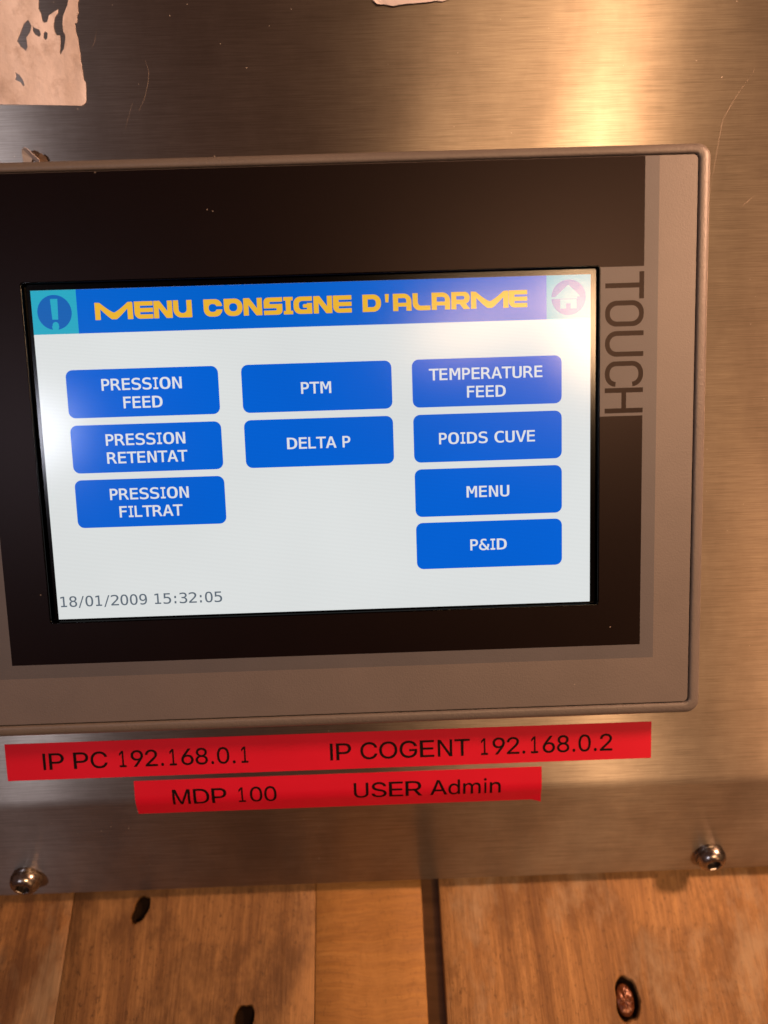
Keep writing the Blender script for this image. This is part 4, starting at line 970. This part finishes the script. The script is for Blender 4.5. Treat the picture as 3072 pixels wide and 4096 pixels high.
STK = [(-58.45, 123.36), (-59.2, 119.28), (-59.11, 117.82), (-59.69, 117.15), (-59.73, 115.38), (-60.38, 115.2), (-60.23, 113.23), (-59.83, 111.65), (-59.71, 109.28), (-59.48, 106.89), (-59.39, 104.11), (-59.09, 101.31), (-58.64, 100.3), (-58.87, 96.1), (-59.08, 95.4), (-59.61, 94.87), (-60.27, 94.56), (-69.38, 94.96), (-82.06, 95.45), (-110.0, 96.2), (-110.0, 150.0), (-69.98, 150.0), (-69.28, 127.1), (-69.07, 122.44), (-69.38, 121.28), (-69.68, 119.15), (-69.07, 117.76), (-68.8, 116.0), (-68.42, 115.59), (-67.57, 115.77), (-67.01, 117.32), (-65.46, 118.26), (-64.47, 118.83), (-64.66, 117.85), (-65.6, 116.7), (-65.93, 115.34), (-65.88, 113.37), (-65.34, 112.37), (-64.5, 112.35), (-64.55, 110.58), (-64.94, 108.42), (-64.81, 107.42), (-64.33, 108.2), (-63.73, 108.98), (-63.29, 110.55), (-63.12, 112.52), (-63.58, 113.32), (-63.62, 115.28), (-63.13, 117.42), (-62.25, 119.16), (-61.72, 120.52), (-60.64, 123.41)]
HO = [[(-72.64, 116.48), (-73.87, 115.53), (-74.89, 113.59), (-76.05, 111.26), (-75.23, 109.86), (-73.86, 108.74), (-73.36, 109.61), (-73.36, 110.8), (-73.46, 111.98), (-72.64, 112.95), (-72.27, 113.53), (-71.84, 114.89), (-72.27, 115.88)],
      [(-71.59, 115.28), (-71.24, 114.49), (-69.83, 113.86), (-69.52, 112.67), (-69.99, 112.1), (-71.1, 112.73), (-71.64, 113.72)],
      [(-68.39, 113.53), (-67.7, 113.02), (-67.92, 111.65), (-68.49, 111.23), (-68.91, 111.87), (-68.85, 113.05)],
      [(-77.28, 103.57), (-76.09, 102.74), (-75.36, 101.52), (-74.96, 100.12), (-75.41, 99.83), (-76.05, 100.94), (-77.47, 101.58), (-77.06, 102.57)]]
straight = lambda p, q: not (p[1] < 101 and q[1] < 101)
paper("torn_sticker", ragged(STK, 0.13, 3, 0.7, straight), [ragged(h, 0.08, i) for i, h in enumerate(HO)],
      "torn dirty pale sticker with holes ripped in it, above the panel's left corner", 0.14)
TOP = [(19.39, 147.31), (19.1, 118.54), (20.17, 117.53), (22.28, 117.6), (24.59, 117.03), (26.04, 117.38), (30.7, 117.75), (34.02, 117.93), (36.02, 118.23), (37.57, 117.99), (39.13, 118.57), (41.82, 119.84), (42.39, 147.0)]
KW = NT("white_paper"); KW.set(Base_Color=KW.ramp(KW.noise(KW.coord(), 60, 3), [(0.3, (0.52, 0.48, 0.50)), (0.7, (0.58, 0.54, 0.57))]), Roughness=0.7)
paper("torn_paper", ragged(TOP, 0.06, 8, 0.8), [], "torn lower edge of a white paper hanging at the top of the steel face", 0.12,
      lambda x, y: 0.9 * max(0.0, (121.5 - y) / 4.5) ** 1.5 + (0.5 if x < 20.2 else 0), KW.m)
# pale paper scrap and a dark brown piece at the top of the frame
KC = NT("dark_brown"); KC.set(Base_Color=KC.ramp(KC.noise(KC.coord(), 300, 3), [(0.3, (0.10, 0.065, 0.045)), (0.7, (0.17, 0.115, 0.08))]), Roughness=0.8)
def scrap(name, pts, mat, label):
    o = mesh_obj(name, *pts, mat)
    mid = tuple(sum(p[k] for p in pts[0]) / len(pts[0]) for k in range(3))
    o.data.transform(Matrix.Translation(-Vector(mid) * MM)); o.matrix_world = face_matrix(mid)
    md = o.modifiers.new("paper", 'SOLIDIFY'); md.thickness = 0.12 * MM
    return put(o, label, "paper scrap")
A = [(-76.9, 79.2, -4.8), (-76.6, 82.3, -3.2), (-76.0, 83.2, -2.4), (-75.2, 83.4, -2.0), (-74.5, 83.0, -1.6), (-71.8, 80.4, -2.6), (-72.4, 79.2, -4.8), (-74.3, 81.2, -4.4), (-75.4, 79.4, -4.9)]
scrap("edge_piece", (A, [(0, 1, 8), (1, 2, 7, 8), (2, 3, 4, 7), (4, 5, 6, 7)]), KW.m, "small pale torn paper scrap sticking up behind the panel's top edge")
B = [(-73.0, 79.6, -4.8), (-73.0, 82.3, -4.4), (-72.6, 81.5, -4.0), (-71.7, 82.4, -3.8), (-70.7, 81.5, -3.9), (-69.9, 79.6, -4.8)]  # small dark brown shape next to the pale scrap
scrap("edge_piece", (B, [(0, 1, 2), (0, 2, 5), (2, 3, 4, 5)]), KC.m, "tiny dark brown piece right beside the pale paper scrap")

# ================================================================== screws of the flange
KM = NT("polished_steel")
KM.set(Base_Color=KM.ramp(KM.noise(KM.coord(), 700, 4, 0.7), [(0.35, (0.22, 0.19, 0.17)), (0.65, (0.46, 0.42, 0.40))]), Metallic=1.0, Roughness=KM.rng(KM.noise(KM.coord(), 500, 3), 0.3, 0.7, 0.20, 0.36))
KD = NT("socket_steel"); KD.set(Base_Color=(0.16, 0.14, 0.13), Metallic=1.0, Roughness=0.4)
def build_screw():
    root = empty("socket_screw")
    N = 48
    def ringp(r, z):
        r *= 1.02
        return [(r * math.cos(i * math.tau / N), r * math.sin(i * math.tau / N), z) for i in range(N)]
    def lobed(r, z):
        o = []
        for i in range(N):
            a = i * math.tau / N; q = 1.28 * r * (1 + 0.07 * math.cos(6 * a))
            o.append((q * math.cos(a), q * math.sin(a), z))
        return o
    wsh = [ringp(4.55, 0.02), ringp(4.66, 0.12), ringp(4.66, 1.05), ringp(4.5, 1.2), ringp(3.6, 1.22)]
    washer = ring_mesh("washer", wsh, KM.m, root, True, 40)
    base = 1.24
    hd = [ringp(3.9, base), ringp(4.62, base + 0.02), ringp(4.76, base + 0.22), ringp(4.75, base + 0.5)]
    for i in range(1, 11):
        a = i / 10; r = 4.75 - (4.75 - 2.42) * a ** 1.55
        hd.append(ringp(r, base + 0.5 + 3.0 * math.sin(a * math.pi / 2) ** 0.95))
    zt = base + 3.51
    hd += [ringp(2.2, zt + 0.01)]
    head = ring_mesh("screw_head", hd + [lobed(1.86, zt - 0.12), lobed(1.72, zt - 0.3)], KM.m, root, True, 40)
    so = ring_mesh("drive_socket", [lobed(1.72, zt - 0.3), lobed(1.70, zt - 1.9), ringp(0.3, zt - 2.1)], KD.m, None, True, 40, True)
    so.parent = head
    return root
def screw_matrix(x, along, spin):
    y, z = BEND_Y - along * math.cos(FACET), Y_FACE - along * math.sin(FACET)
    m = RW.to_4x4() @ Matrix.Rotation(FACET, 4, 'X') @ Matrix.Rotation(spin, 4, 'Z')
    m.translation = world((x, y, z)); return m
def copy_tree(o, parent=None):
    c = o.copy(); COL.objects.link(c)
    if parent: c.parent = parent
    for ch in list(o.children): copy_tree(ch, c)
    return c
s1 = build_screw()
s2 = copy_tree(s1)
s1.matrix_world = screw_matrix(-101.9, 34.6, 0.3); put(s1, "round head screw near the left end of the folded steel edge", "screw", "socket screws on the folded edge")
s2.matrix_world = screw_matrix(121.4, 35.7, 1.2); put(s2, "round head screw near the right end of the folded steel edge", "screw", "socket screws on the folded edge")
